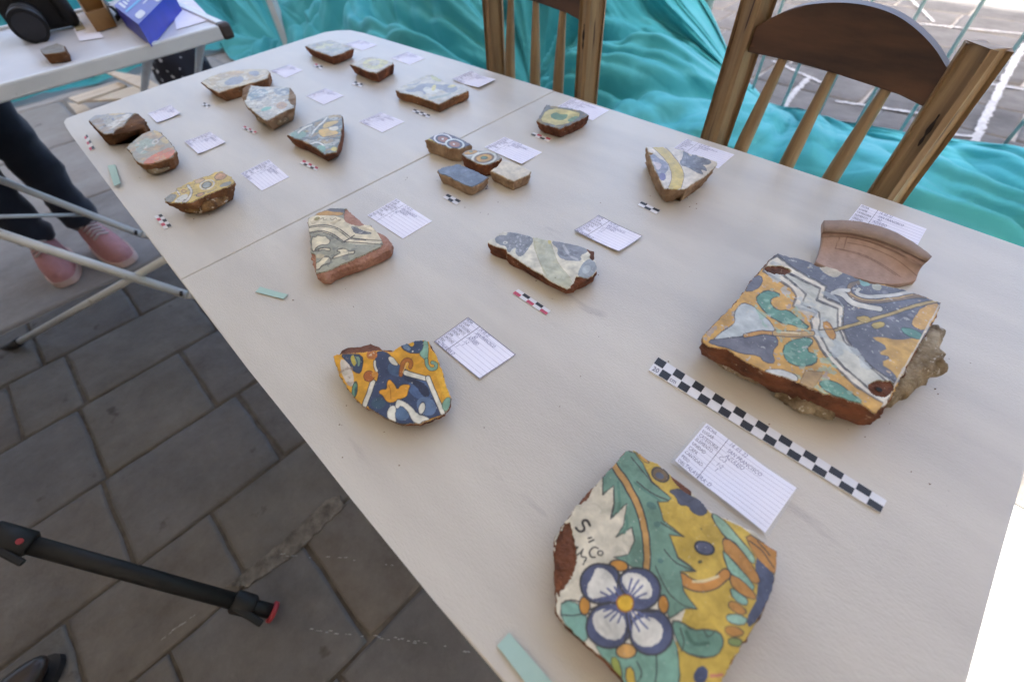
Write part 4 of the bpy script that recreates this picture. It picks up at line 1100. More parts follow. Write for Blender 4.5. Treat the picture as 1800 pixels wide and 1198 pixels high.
r18 = shard('tile_fragment', 'long yellow fragment with grey oval and white curves on crumbly mortar, near left edge', 'tile fragment', (130, 170, 4.99), [(790, 892), (830, 860), (880, 832), (900, 802), (950, 775), (1020, 742), (1100, 708), (1200, 682), (1240, 655), (1295, 648), (1385, 702), (1417, 748), (1352, 790), (1220, 842), (1130, 882), (1030, 932), (920, 936), (840, 937), (800, 922)],
            0.025, CLAY_ORANGE, (210, 182, 92), [('p', (140, 140, 134), [(785, 900), (850, 850), (910, 860), (880, 910), (840, 940)], LD, 4), ('p', (200, 200, 194), [(870, 930), (930, 870), (1000, 850), (1000, 900), (930, 935)]), ('l', (214, 210, 204), 18, [(1000, 780), (1040, 830), (1010, 900), (960, 935)], LD, 5), ('l', (214, 210, 204), 10, [(900, 820), (930, 860)], LD, 4), ('e', (146, 152, 146), 1165, 775, 42, 26, -20, LD, 6), ('e', None, 1168, 772, 62, 38, -20, (206, 204, 196), 8), ('p', (196, 150, 110), [(1230, 700), (1280, 660), (1350, 690), (1300, 730), (1240, 730)], LD, 5), ('p', (140, 144, 140), [(1270, 780), (1330, 745), (1395, 745), (1360, 780), (1290, 795)]), ('l', LD, 4, [(1060, 870), (1120, 840), (1230, 820)]), ('e', (186, 140, 96), 1110, 860, 36, 14, -20, LD, 4), ('e', None, 965, 830, 20, 14, 0, (160, 110, 70), 7), ('p', (200, 170, 130), [(1050, 740), (1110, 710), (1160, 730), (1080, 770)], LD, 4), ('c', (86, 74, 58), 75, .2, None)], scale=0.72, seed=181, rough=.0026, wob=3)
lump(r18, [(130 + x / 4.99, 170 + y / 4.99) for x, y in [(900, 960), (960, 1000), (1050, 1010), (1150, 995), (1260, 960), (1360, 890), (1400, 820), (1200, 800), (950, 880)]], TZ, TZ + .019, mat('ochre_mortar', lin((176, 138, 88)) * .8, .95, lin((96, 66, 40)) * .8, scale=90, detail=10, bump=2.5, bscale=220, spots=(140, .6, (.6, .52, .4))), .004, 24)

# small painted number on the side of the blue grey piece
def scrib(name, strokes, w, z, m, parent):
    V, F = [], []
    for st in strokes:
        P = [W(x, y, z) for x, y in st]
        for a, b in zip(P[:-1], P[1:]):
            d = (b - a); d = d / (np.linalg.norm(d) + 1e-9); q = np.array([-d[1], d[0], 0]) * w / 2
            o = len(V); V += [a + q, b + q, b - q, a - q]; F.append((o, o + 1, o + 2, o + 3))
    return link(name, mesh(name, V, F), m, parent)
scrib('painted_number', [[(842, 328), (848, 326), (850, 331), (845, 335), (840, 333), (842, 328)], [(851, 327), (855, 325), (857, 328), (853, 333), (858, 331)]], .0012, TZ + .0006, INK, s8)

# ---- curved rim sherd behind the big tile
root = empty('rim_sherd', W(1530, 440, TZ), 'unglazed pink rim sherd of a round dish with incised lines behind the largest tile', 'pottery sherd')
top_e = chaikin([(192, 188), (330, 184), (480, 200), (640, 245), (780, 312), (900, 395), (952, 442)], 3, False)
in_e = chaikin([(190, 272), (330, 275), (480, 300), (620, 342), (760, 402), (850, 455), (908, 478)], 3, False)
bot_e = chaikin([(135, 480), (230, 530), (330, 565), (450, 600), (560, 630), (700, 640), (840, 608)], 3, False)
def resamp(p, n):
    p = np.array(p); s = np.r_[0, np.cumsum(np.linalg.norm(np.diff(p, axis=0), axis=1))]; t = np.linspace(0, s[-1], n)
    return np.c_[np.interp(t, s, p[:, 0]), np.interp(t, s, p[:, 1])]
NU = 90
te, ie, be_ = resamp(top_e, NU), resamp(in_e, NU), resamp(bot_e, NU)
rows = []
for k in range(10):
    t = k / 9
    rows.append((te * (1 - t) + ie * t, .030 - .004 * t + .0022 * math.sin(math.pi * t)))
NB_ = 60
for k in range(1, NB_ + 1):
    t = k / NB_
    p = ie * (1 - t) + be_ * t
    p = p + np.c_[(12 * math.sin(math.pi * t)) * np.where(np.arange(NU) < NU / 2, 1, -1) * abs(np.linspace(-1, 1, NU)) ** 3, np.zeros(NU)]
    z = .023 * (1 - t) + .006 * t - .003 * math.sin(math.pi * t)
    rows.append((p, z))
V = []
for (p, z) in rows:
    for x, y in p:
        V.append(W(1400 + x / 3.9925, 340 + y / 3.9925, TZ + z))
V = np.array(V); R_ = len(rows)
nzz = fbm(V[:, 0] * 120, V[:, 1] * 120, 9, 3)
V[:, 2] += nzz * .0005
thick = .0065
Vb = V.copy(); Vb[:, 2] -= thick
F = []
for r in range(R_ - 1):
    for i in range(NU - 1):
        a = r * NU + i
        F.append((a, a + 1, a + NU + 1, a + NU)); o = R_ * NU
        F.append((o + a + NU, o + a + NU + 1, o + a + 1, o + a))
ring = [i for i in range(NU)] + [r * NU + NU - 1 for r in range(1, R_)] + [(R_ - 1) * NU + i for i in range(NU - 2, -1, -1)] + [r * NU for r in range(R_ - 2, 0, -1)]
for a, b in zip(ring, ring[1:] + ring[:1]):
    F.append((b, a, a + R_ * NU, b + R_ * NU))
me = mesh('dish_wall', np.vstack([V, Vb]), F)
ca = me.color_attributes.new('paint', 'FLOAT_COLOR', 'POINT')
px = proj(np.vstack([V, Vb])); X = (px[:, 0] - 1400) * 3.9925; Y = (px[:, 1] - 340) * 3.9925
cc = np.empty((len(X), 3)); cc[:] = lin((174, 150, 138))
rim_m = np.zeros(len(X), bool); rim_m[:10 * NU] = True
cc[rim_m] = lin((146, 126, 112))
cc *= (1 + .18 * fbm(X / 40, Y / 40, 4, 4))[:, None]
for w_, l_pts in ((6, [(215, 292), (330, 296), (480, 325), (640, 380), (780, 450), (870, 500)]), (6, [(360, 345), (480, 365), (600, 410), (720, 470), (860, 590)]), (6, [(270, 385), (400, 405), (520, 450), (640, 520), (730, 585)]), (5, [(300, 392), (420, 420), (540, 470), (620, 520), (700, 575)]), (6, [(300, 310), (275, 385)]), (5, [(355, 305), (330, 385)]), (6, [(360, 305), (500, 330), (640, 385), (760, 440)]), (5, [(190, 275), (330, 280), (480, 305), (620, 348), (760, 410), (900, 478)])):
    d_ = dist_line(X, Y, chaikin(l_pts, 2, False)); a = np.clip((w_ / 2 + 2 - d_) / 3, 0, 1)[:, None] * .55
    cc = cc * (1 - a) + lin((104, 78, 68)) * a
C4 = np.ones((len(X), 4)); C4[:, :3] = np.clip(cc, 0, 1) * .95
ca.data.foreach_set('color', C4.ravel().astype(np.float32))
cmn, n_, l_, b_ = nt('dish_clay')
at_ = n_.new('ShaderNodeAttribute'); at_.attribute_name = 'paint'
l_.new(at_.outputs['Color'], b_.inputs['Base Color']); b_.inputs['Roughness'].default_value = .8; b_.inputs['Specular IOR Level'].default_value = .3
tc_ = n_.new('ShaderNodeTexCoord'); nn_ = n_.new('ShaderNodeTexNoise'); nn_.inputs['Scale'].default_value = 300; bp_ = n_.new('ShaderNodeBump'); bp_.inputs['Distance'].default_value = .0006
l_.new(tc_.outputs['Object'], nn_.inputs['Vector']); l_.new(nn_.outputs[0], bp_.inputs['Height']); l_.new(bp_.outputs[0], b_.inputs['Normal'])
link('dish_wall', me, cmn, root, True)

# ------------------------------------------------------------------ scale bars
def scale_bar(q, n, top, bot, label, group='small checkered scale bars', z=TZ + .0008, name='scale_bar', curl=0.0):
    A, B, C_, D = [W(x, y, z)[:2] for x, y in q]     # A-B far edge, D-C near edge
    c = (A + B + C_ + D) / 4
    root = empty(name, (c[0], c[1], TZ), label, 'scale bar', group)
    cols = {'K': BLACKP, 'W': WHITEP, 'R': REDP}
    def pt(u, v, zz):
        p = (A * (1 - u) + B * u) * (1 - v) + (D * (1 - u) + C_ * u) * v
        return (p[0], p[1], zz + curl * (2 * u - 1) ** 2)
    # card backing
    V, F = [], []
    N = 12
    for i in range(N + 1):
        u = i / N
        V += [pt(u, 0, z), pt(u, 1, z), pt(u, 0, TZ + .0002), pt(u, 1, TZ + .0002)]
    for i in range(N):
        a = i * 4
        F += [(a, a + 1, a + 5, a + 4), (a + 2, a + 6, a + 7, a + 3), (a, a + 4, a + 6, a + 2), (a + 1, a + 3, a + 7, a + 5)]
    F += [(0, 2, 3, 1), (N * 4, N * 4 + 1, N * 4 + 3, N * 4 + 2)]
    link('backing', mesh('backing', V, F), WHITEP, root)
    for r, row in enumerate((top, bot)):
        for i in range(n):
            ch = row[i % len(row)]
            if ch == 'W': continue
            u0, u1, v0, v1 = (i + .02) / n, (i + .98) / n, r / 2 + .015, r / 2 + .485
            V = [pt(u0, v0, z + .0002), pt(u1, v0, z + .0002), pt(u1, v1, z + .0002), pt(u0, v1, z + .0002)]
            link('printed_square', mesh('printed_square', V, [(0, 1, 2, 3)]), cols[ch], root)
    return root, pt


FONT_CACHE = {}


def text_mesh(s, shear=0.0):
    k = (s, shear)
    if k in FONT_CACHE: return FONT_CACHE[k]
    cu = bpy.data.curves.new('t', 'FONT'); cu.body = s; cu.resolution_u = 2; cu.shear = shear
    ob = bpy.data.objects.new('t', cu); COL.objects.link(ob)
    dg = bpy.context.evaluated_depsgraph_get(); dg.update()
    me = bpy.data.meshes.new_from_object(ob.evaluated_get(dg))
    V = np.array([v.co[:2] for v in me.vertices]) if len(me.vertices) else np.zeros((0, 2)); F = [tuple(p.vertices) for p in me.polygons]
    bpy.data.objects.remove(ob); bpy.data.curves.remove(cu); bpy.data.meshes.remove(me)
    FONT_CACHE[k] = (V, F)
    return V, F


rl, rpt = scale_bar([(1157, 627), (1559, 879), (1548, 901), (1140.5, 650)], 20, 'KW', 'WK', 'long black and white checkered twenty centimetre scale in front of the largest tile', None, z=TZ + .0015, name='scale_ruler')
for s_, u0 in (('20', .010), ('cm', .103)):
    V, F = text_mesh(s_)
    wd = V[:, 0].max()
    pts = [rpt(u0 + x / wd * .032, .90 - y * .40, TZ + .0019) for x, y in V]
    link('printed_text', mesh('printed_text', pts, F), INK, rl)

bars = [
    ([(911, 507.6), (968, 546), (960, 553.5), (901, 515)], 5, 'WKWKW', 'RWRWR', 'pink, black and white checkered scale below the elongated cream fragment'),
    ([(787, 340.6), (810.6, 353), (802, 359.7), (778, 346.8)], 3, 'KWK', 'WKW', 'short black and white scale below the four small pieces'),
    ([(1127.6, 354), (1161, 369.8), (1153, 375.8), (1120.5, 360)], 3, 'KWK', 'WKW', 'short black and white scale below the yellow banded triangle'),
    ([(938.4, 232.6), (969, 244), (964, 249), (932, 237)], 4, 'WRWR', 'KWKW', 'small dull red and black scale below the green leaf fragment'),
    ([(534, 281.2), (560, 294.8), (556, 300.5), (526.8, 286.8)], 5, 'RWRWR', 'WKWKW', 'small red and black scale below the multicoloured triangle'),
    ([(430, 221), (452, 232), (447, 236), (424.8, 225.5)], 5, 'RWRWR', 'WKWKW', 'small red and black scale below the rounded grey fragment'),
    ([(284, 376), (302, 397), (289, 402.8), (271, 380)], 5, 'KWKWK', 'WRWRW', 'red, black and white scale in front of the long yellow fragment at the table edge'),
    ([(153, 236), (167, 261), (158, 265), (148, 241)], 5, 'KWKWK', 'RWRWR', 'small pink and navy scale by the far left corner fragment'),
    ([(359.5, 180), (370.5, 185.5), (364, 190.5), (353.5, 184)], 3, 'KWK', 'WKW', 'tiny black and white scale below the long wedge shaped fragment'),
    ([(728, 191.7), (757, 202.5), (753, 207.5), (724, 196)], 5, 'KWKWK', 'WKWKW', 'black and white scale in front of the squared off rectangular fragment'),
    ([(625, 143), (638.5, 148), (634.5, 153), (618, 148)], 3, 'KWK', 'WKW', 'tiny black and white scale below the cream and yellow fragment'),
    ([(555, 111.6), (568, 117), (564, 121.8), (550.5, 116)], 3, 'RWK', 'WKW', 'tiny black and white scale below the lens shaped fragment'),
]
for q, n, a, b, lab in bars: scale_bar(q, n, a, b, lab)

# ------------------------------------------------------------------ mint paper slips
def slip(q, label, curl=(0, 0, 0, 0)):
    P = [W(x, y, TZ + .0008) for x, y in q]
    c = sum(P) / 4
    V, F = [], []
    n = 10
    for i in range(n + 1):
        u = i / n
        for v in (0, 1):
            p = (P[0] * (1 - u) + P[1] * u) * (1 - v) + (P[3] * (1 - u) + P[2] * u) * v
            z = .0008 + curl[0] * u * u + curl[1] * (1 - u) ** 2 + curl[2] * (u * (1 - u)) * 4
            V.append((p[0], p[1], TZ + z)); V.append((p[0], p[1], TZ + z - .0005))
    for i in range(n):
        a = i * 4
        F += [(a, a + 2, a + 6, a + 4), (a + 1, a + 5, a + 7, a + 3), (a, a + 4, a + 5, a + 1), (a + 2, a + 3, a + 7, a + 6)]
    F += [(0, 1, 3, 2), (n * 4, n * 4 + 2, n * 4 + 3, n * 4 + 1)]
    o = link('paper_slip', mesh('paper_slip', V, F), MINT)
    tag(o, label, 'paper slip', 'pale green paper slips')
slip([(458, 504.5), (506, 518), (499, 526), (450, 513.7)], 'small pale green paper slip lying left of the pink fragment, near the table hinge', (.001, .001, 0))
slip([(203, 290), (215, 326), (204, 331), (190, 292)], 'small pale green paper slip curling at the left table edge near the far corner', (.004, .001, .0015))
slip([(895, 1111), (977, 1206), (946, 1228), (874, 1134)], 'large pale green paper slip at the near table edge beside the flower fragment', (.001, .001, .001))

# ------------------------------------------------------------------ record cards
HEAD = ['FECHA', 'LUGAR', 'CATEGORIA', 'ELEMENTO', 'UNIDAD', 'CAPA', 'CANTIDAD', 'PESO', 'OBS.']
HANDS = [['14. 03. 22', 'SAN FRANCISCO', 'A2', 'AZULEJO', '1-2', '1', '1', '', 'TALAVERA: D'],
         ['14. 03. 22', 'SAN FRANCISCO', 'AZULEJO', 'C-3', '1-2', '1', '', '', 'TALAVERA: D'],
         ['12. 03. 22', 'SAN FRANCISCO', 'AZULEJO', 'A2', '1', '2', '', '', '']]


def card(q, label, hand=0, text=2, lines=9, curl=(.0, .0, .0, .0), wave=0, z=TZ + .0006, border=False, bend=0):
    P = [W(x, y, z) for x, y in q]
    c = sum(P) / 4
    root = empty('record_card', (c[0], c[1], TZ), label, 'record card', 'handwritten record cards')

    def pt(u, v, dz=0.0):
        p = (P[0] * (1 - u) + P[1] * u) * (1 - v) + (P[3] * (1 - u) + P[2] * u) * v
        h = curl[0] * ((1 - u) * (1 - v)) ** 2 + curl[1] * (u * (1 - v)) ** 2 + curl[2] * (u * v) ** 2 + curl[3] * ((1 - u) * v) ** 2
        h += wave * (math.sin(u * 7 + v * 3) * .5 + .5) + bend * abs(u - .45) * 2
        return (p[0], p[1], z + h + dz)
    n, m_ = 14, 8
    V, F = [], []
    for s_ in (0, -.0003):
        for j in range(m_ + 1):
            for i in range(n + 1): V.append(pt(i / n, j / m_, s_))
    o = (n + 1) * (m_ + 1)
    for j in range(m_):
        for i in range(n):
            a = j * (n + 1) + i
            F.append((a, a + n + 1, a + n + 2, a + 1)); F.append((o + a, o + a + 1, o + a + n + 2, o + a + n + 1))
    rim = [i for i in range(n)] + [j * (n + 1) + n for j in range(m_)] + [m_ * (n + 1) + n - i for i in range(n)] + [(m_ - j) * (n + 1) for j in range(m_)]
    for a, b in zip(rim, rim[1:] + rim[:1]): F.append((a, b, b + o, a + o))
    link('card_sheet', mesh('card_sheet', V, F), PAPER, root)
    H = .00022
    V, F = [], []

    def strip(u0, v0, u1, v1, w_, k=14):
        du, dv = u1 - u0, v1 - v0
        L = math.hypot(du * .072, dv * .046)
        qu, qv = -dv * .046 / L * w_ / .072 / 2, du * .072 / L * w_ / .046 / 2
        b = len(V)
        for i in range(k + 1):
            t = i / k
            V.append(pt(u0 + du * t + qu, v0 + dv * t + qv, H)); V.append(pt(u0 + du * t - qu, v0 + dv * t - qv, H))
        for i in range(k): F.append((b + 2 * i, b + 2 * i + 1, b + 2 * i + 3, b + 2 * i + 2))
    for k in range(1, lines):
        strip(.01, k / lines, .99, k / lines, .00032)
    link('ruled_lines', mesh('ruled_lines', V, F), LINEINK, root)
    V, F = [], []
    strip(.265, .0, .265, 1, .0006 if border else .0004)
    if border:
        for a in ((.006, .01, .994, .01), (.006, .99, .994, .99), (.006, 0, .006, 1), (.994, 0, .994, 1)): strip(*a, .0006)
    link('printed_frame', mesh('printed_frame', V, F), INK, root)
    if text:
        V, F = [], []
        for k, s_ in enumerate(HEAD):
            tv, tf = text_mesh(s_)
            b = len(V); sc = .070 if text == 2 else .066
            V += [pt(.02 + x * sc * .58, (k + .84) / 9 - y * .098, H) for x, y in tv]
            F += [tuple(i + b for i in f) for f in tf]
        link('printed_text', mesh('printed_text', V, F), INK, root)
        V, F = [], []
        for k, s_ in enumerate(HANDS[hand]):
            if not s_: continue
            tv, tf = text_mesh(s_, .25)
            b = len(V); jx, jy = .30 + .02 * ((k * 7) % 3), (k * 5 % 3) * .008
            if k == 8: jx = .10; jy = -.01
            V += [pt(jx + x * .050, (k + .84) / 9 - y * .115 + jy, H) for x, y in tv]
            F += [tuple(i + b for i in f) for f in tf]
        link('handwriting', mesh('handwriting', V, F), PEN, root)
    return root


card([(823, 557), (907, 623), (843, 667), (763, 600)], 'fully legible record card with dark frame, right of the orange and navy fragment', 0, border=True, curl=(0, 0, .001, 0), lines=9)
card([(1052, 379), (1129, 418), (1087, 445), (1009, 407.5)], 'framed record card above the elongated cream fragment, corners curling', 1, border=True, curl=(.001, .003, .003, .003))
card([(696.7, 348.7), (759.6, 388.4), (707.9, 419.3), (645.6, 378.4)], 'lined record card right of the pink fragment with line drawing', 2)
cr_ = card([(1240, 746), (1398, 858.5), (1344, 936.6), (1184.6, 812)], 'creased record card in a clear sleeve, between the flower fragment and the long scale', 1, wave=.0014, curl=(.002, .001, .001, .003), lines=12)
# clear sleeve round the creased card
gmat, n_, l_, b_ = nt('clear_film')
b_.inputs['Base Color'].default_value = (.92, .94, .96, 1); b_.inputs['Roughness'].default_value = .12; b_.inputs['Alpha'].default_value = .16
P = [W(x, y, TZ + .0045) for x, y in ((1236, 740), (1404, 857), (1350, 944), (1178, 811))]
V = []
for j in range(9):
    for i in range(13):
        u, v = i / 12, j / 8
        p = (P[0] * (1 - u) + P[1] * u) * (1 - v) + (P[3] * (1 - u) + P[2] * u) * v
        V.append((p[0], p[1], p[2] + .0007 * mnoise.noise(Vector((u * 6, v * 5, 3)))))
link('clear_sleeve', mesh('clear_sleeve', V, [(j * 13 + i, j * 13 + i + 1, j * 13 + i + 14, j * 13 + i + 13) for j in range(8) for i in range(12)]), gmat, cr_, True)
card([(1514, 358.8), (1629, 402), (1601, 452), (1478, 404)], 'record card half hidden behind the pink rim sherd', 0, lines=11)
card([(1207, 244), (1291, 271.5), (1262.5, 296), (1180, 263)], 'record card behind the yellow banded triangle, under the chair post', 1, text=1)
card([(887, 240.5), (953, 267.6), (916.8, 289.9), (851.5, 259)], 'record card right of the four small pieces', 2, curl=(0, 0, .002, 0))
card([(1006, 172.5), (1071, 193.7), (1042, 211.6), (979, 188)], 'record card behind the green leaf fragment', 0, text=1)
card([(829, 126.7), (871.7, 142.5), (841.7, 156.7), (795, 141)], 'record card right of the squared off rectangular fragment', 1, text=1, bend=.003)
card([(716.7, 91), (747.5, 102.5), (720, 114), (686.7, 102)], 'record card right of the cream and yellow fragment', 2, text=1)
card([(633, 70.3), (664, 79), (636.7, 89), (606, 78)], 'record card nearest the far right corner of the table', 0, text=1)
card([(508, 113.4), (532, 123.6), (501.7, 137), (475.6, 124.6)], 'record card at the far edge right of the long wedge fragment', 1, text=1)
card([(572, 155), (604.8, 168), (569, 183.9), (538, 169)], 'record card right of the rounded grey fragment', 2, text=1)
card([(670, 197.3), (711.7, 213.6), (672, 232.7), (630.8, 213.6)], 'record card right of the multicoloured triangle', 0, text=1)
card([(472, 280), (508, 311), (460, 335), (422.8, 305)], 'closely lined record card right of the long yellow fragment', 1)
card([(300, 185), (319, 201), (277, 217), (260, 200)], 'record card right of the blocky corner fragment', 2, text=1, curl=(.001, .003, .002, .001))
card([(369.5, 232), (397.5, 251), (349.4, 271.8), (325.4, 250)], 'record card right of the rounded fragment with orange patch', 0, text=1, curl=(.001, .002, .002, .002))

# loose crumbs of mortar and clay fallen from the fragments
V, F = [], []
rr_ = random.Random(5)
spots_ = [(W(*q, TZ)[:2], r) for q, r in (((1560, 730), .07), ((1300, 690), .07), ((1640, 700), .07), ((1480, 780), .08), ((330, 385), .05), ((480, 225), .04), ((590, 500), .05), ((1000, 520), .05), ((680, 750), .05), ((1180, 360), .04), ((860, 345), .05), ((280, 310), .04), ((1100, 700), .25), ((700, 500), .3), ((1400, 900), .2))]
for (c_, r) in spots_:
    for _ in range(6):
        a = rr_.uniform(0, 6.28); d_ = r * math.sqrt(rr_.random())
        x, y = c_[0] + d_ * math.cos(a), c_[1] + d_ * math.sin(a)
        s_ = rr_.uniform(.0003, .0011)
        b = len(V)
        V += [(x - s_, y, TZ + .0002), (x + s_ * .8, y - s_ * .6, TZ + .0002), (x, y + s_, TZ + .0002), (x + s_ * .2, y, TZ + s_ * 1.2)]
        F += [(b, b + 1, b + 3), (b + 1, b + 2, b + 3), (b + 2, b, b + 3), (b, b + 2, b + 1)]
o = link('mortar_crumbs', mesh('mortar_crumbs', V, F), CLAY_DARK)
tag(o, 'tiny crumbs of clay and mortar scattered on the long table', 'crumbs', kind='stuff')

# ------------------------------------------------------------------ chairs
chair = empty('wooden_chair', (.79, -.44, 0), 'nearer worn wooden chair with arched top rail and a splintered post', 'chair', 'wooden chairs along the table')
CXP = .79


def square_post(name, y, ztop, tilt, rough_top, parent, s=.041, x=CXP, zb=0.0, rot=-.45):
    V, F = [], []
    n = 26
    for k in range(n + 1):
        t = k / n
        z = zb + (ztop - zb) * t
        lean = tilt * max(0, z - .42)
        w_ = s * (1 - .06 * t) / 2 * (.85 if z < .3 else 1)
        for (a, b) in ((-1, -1), (1, -1), (1, 1), (-1, 1)):
            # chamfered corners
            for (ca_, cb_) in ((a, b * .72), (a * .72, b)) if a * b < 0 else ((a * .72, b), (a, b * .72)):
                px_, py_ = ca_ * w_, cb_ * w_
                rx, ry = px_ * math.cos(rot) - py_ * math.sin(rot), px_ * math.sin(rot) + py_ * math.cos(rot)
                nn = mnoise.fractal(Vector((ca_ * 2, cb_ * 2, z * 14 + y * 9)), 1, 2, 4) * .0011
                zz = z
                if k == n: zz = z + (mnoise.noise(Vector((ca_ * 3, cb_ * 3, 5))) * .006 if rough_top else 0) - (.004 if a > 0 else 0)
                V.append((x + lean + rx + nn, y + ry + nn, zz))
    m_ = 8
    for k in range(n):
        for i in range(m_):
            a, b = k * m_ + i, k * m_ + (i + 1) % m_
            F.append((a, b, b + m_, a + m_))
    F.append(tuple(range(m_))[::-1]); F.append(tuple(range(n * m_, n * m_ + m_)))
    return link(name, mesh(name, V, F), WOOD_OLD, parent)


YL, YR = -.302, -.574
square_post('back_post', YL, .955, .02, False, chair)
pr = square_post('back_post', YR, .894, .0, True, chair)
tag(pr, 'splintered back post')
# splinter scars: two flat dark strips on the post face
for (zc, ln, yy) in ((.803, .040, YR + .002), (.880, .012, YR - .006)):
    V = []
    for k in range(7):
        t = k / 6
        w_ = .0022 * math.sin(math.pi * (.1 + .8 * t)) * (1 + .5 * math.sin(k * 2.3))
        V += [(CXP - .0188, yy - w_, zc - ln / 2 + ln * t), (CXP - .0188, yy + w_, zc - ln / 2 + ln * t)]
    link('splinter_scar', mesh('splinter_scar', V, [(2 * i, 2 * i + 1, 2 * i + 3, 2 * i + 2) for i in range(6)]), mat('scar_dark_wood', (.02, .012, .008), .9), pr)
# arched crest rail
cz = [(-.314, .872), (-.330, .884), (-.356, .901), (-.395, .911), (-.434, .914), (-.472, .909), (-.503, .897), (-.530, .882), (-.548, .868), (-.560, .858), (-.560, .820), (-.520, .829), (-.44, .8365), (-.38, .840), (-.314, .840)]
cz = [(y, z) for y, z in cz]
cz = list(cz[:1]) + [tuple(q) for q in chaikin(cz[1:9], 3, False)] + list(cz[9:])
bm = bmesh.new()
f = bm.faces.new([bm.verts.new((CXP - .006, y, z)) for y, z in cz])
r_ = bmesh.ops.extrude_face_region(bm, geom=[f])
for v in r_['geom']:
    if isinstance(v, bmesh.types.BMVert): v.co.x += .018
bmesh.ops.bevel(bm, geom=[e for e in bm.edges if abs(e.verts[0].co.x - e.verts[1].co.x) < 1e-6], offset=.0025, segments=2, affect='EDGES', profile=.5)
link('crest_rail', from_bm('crest_rail', bm), WOOD_DARK, chair)
for (yt, yb) in ((-.365, -.352), (-.434, -.430), (-.504, -.497)):
    path, rad = [], []
    for k in range(15):
        t = k / 14
        z = .842 + (.50 - .842) * t
        path.append((CXP + .002, yt + (yb - yt) * min(1, (.842 - z) / .14) , z)); rad.append(.0064 + .0056 * math.sin(math.pi * min(1, t * 1.02)) ** 1.3)
    tube('spindle', path, rad, WOOD_OLD, chair, 12)
box('lower_rail', (CXP, (YL + YR) / 2, .485), (.022, abs(YL - YR) - .03, .035), WOOD_OLD, chair)
prism('seat', [(CXP - .33, YL + .03), (CXP - .33, YR - .03), (CXP - .02, YR + .02), (CXP - .02, YL - .02)], .415, .445, WOOD_DARK, chair, bevel=.005)
for yy in (YL + .01, YR - .01):
    box('front_leg', (CXP - .30, yy, .207), (.036, .036, .414), WOOD_OLD, chair, bevel=.003)
    box('stretcher', (CXP - .15, yy, .2), (.27, .02, .026), WOOD_OLD, chair)
box('stretcher', (CXP, (YL + YR) / 2, .24), (.02, abs(YL - YR) - .03, .026), WOOD_OLD, chair)


def copy_tree(o, parent=None):
    c = o.copy(); COL.objects.link(c)
    if parent is not None:
        c.parent = parent
        c.matrix_parent_inverse = o.matrix_parent_inverse.copy()
    for ch in list(o.children): copy_tree(ch, c)
    return c


c2 = copy_tree(chair)
c2.location = (.795, .118, 0.010)
c2['label'] = 'farther worn wooden chair, its top rail cut off by the photo edge'
for ch in c2.children:
    if 'label' in ch: del ch['label']

# ------------------------------------------------------------------ teal cloth over the barrier
def path_pt(s):
    """centre line of the barrier: runs along x = BX toward +y, then turns left along y = BY"""
    L1 = BY - .5 + 2.2
    if s < L1: return np.array([BX, -2.2 + s]), np.array([-1., 0.])
    arc = math.pi / 2 * .5
    if s < L1 + arc:
        a = (s - L1) / .5
        return np.array([BX - .5 + .5 * math.cos(a), BY - .5 + .5 * math.sin(a)]), np.array([-math.cos(a), -math.sin(a)])
    return np.array([BX - .5 - (s - L1 - arc), BY]), np.array([0., -1.])


BX, BY = 2.47, 4.85
NS, NT = 980, 190
SL = 13.0
ss = np.linspace(0, SL, NS); ts = np.linspace(0, 1, NT)
base = np.array([path_pt(s)[0] for s in ss]); nrm = np.array([path_pt(s)[1] for s in ss])
yb = base[:, 1] if True else None
topz = np.interp(ss, [0, 1.2, 1.4, 1.75, 2.08, 2.36, 2.52, 2.68, 2.80, 3.0, 3.4, 13], [.20, .17, .16, .125, .105, .10, .20, .36, .48, .75, 1.12, 1.12])
topz = topz + fbm(ss * 5, ss * 0, 5, 3) * .02
spread = np.interp(ss, [0, .8, 1.4, 2.4, 3.0, 5.0, 7.2, 8.0, 13], [1.35, 1.35, 1.3, 1.35, 1.45, 1.35, 1.15, 1.0, .95])
S, T = np.meshgrid(ss, ts, indexing='ij')
Hh = topz[:, None]; Sp = spread[:, None]
low = np.clip((.6 - Hh) / .4, 0, 1)             # low stretch: cloth lies heaped on the ground
zt_hi = Hh * (1 - T) ** 1.25
zt_lo = Hh * (1 - T) ** .55 * (1 - .0 * T) + .10 * np.sin(np.pi * T) ** 1.0
Z = zt_hi * (1 - low) + zt_lo * low
Off = -.03 + Sp * (T ** 1.15)
# folds: warped ridges. Hanging cloth folds run down the sheet; the heap folds fan out from gathered points
env = np.sin(np.pi * np.clip(T * .94 + .05, 0, 1)) ** .5
def ridge(p, sharp=1.6):
    f = np.abs(((p) % 1.0) * 2 - 1)
    return 1 - (1 - f) ** sharp
wrp = fbm(S * .8, T * 1.1, 3, 3); wrp2 = fbm(S * 2.1 + 7, T * 2.4, 5, 3)
def fan(s0, t0, k, w):
    ang = np.arctan2((T - t0) * 1.35, (S - s0) + 1e-6); rad = np.hypot((T - t0) * 1.35, S - s0)
    r_ = ridge(ang * k / math.pi + wrp * .9 + rad * .25, 1.5) * np.clip(rad * 3, 0, 1)
    return r_, np.exp(-(rad / w) ** 2)
def fan2(s0, t0, k, w, q):
    ang = np.arctan2((T - t0) * 1.35, (S - s0) + 1e-6); rad = np.hypot((T - t0) * 1.35, S - s0)
    cut = np.clip(rad * 2.5, 0, 1)
    r_ = (ridge(ang * k / math.pi + wrp * 1.1 + rad * .2 + q, 2.2) * .80 + ridge(ang * k * 2.7 / math.pi + wrp * 2.2 + rad * .5 + q * 3, 1.8) * .32 + ridge(ang * k * 6.1 / math.pi + wrp * 3 + wrp2 * .5 + q, 1.5) * .13) * cut
    return r_, np.exp(-(rad / w) ** 2)
tot = 0; acc = 0
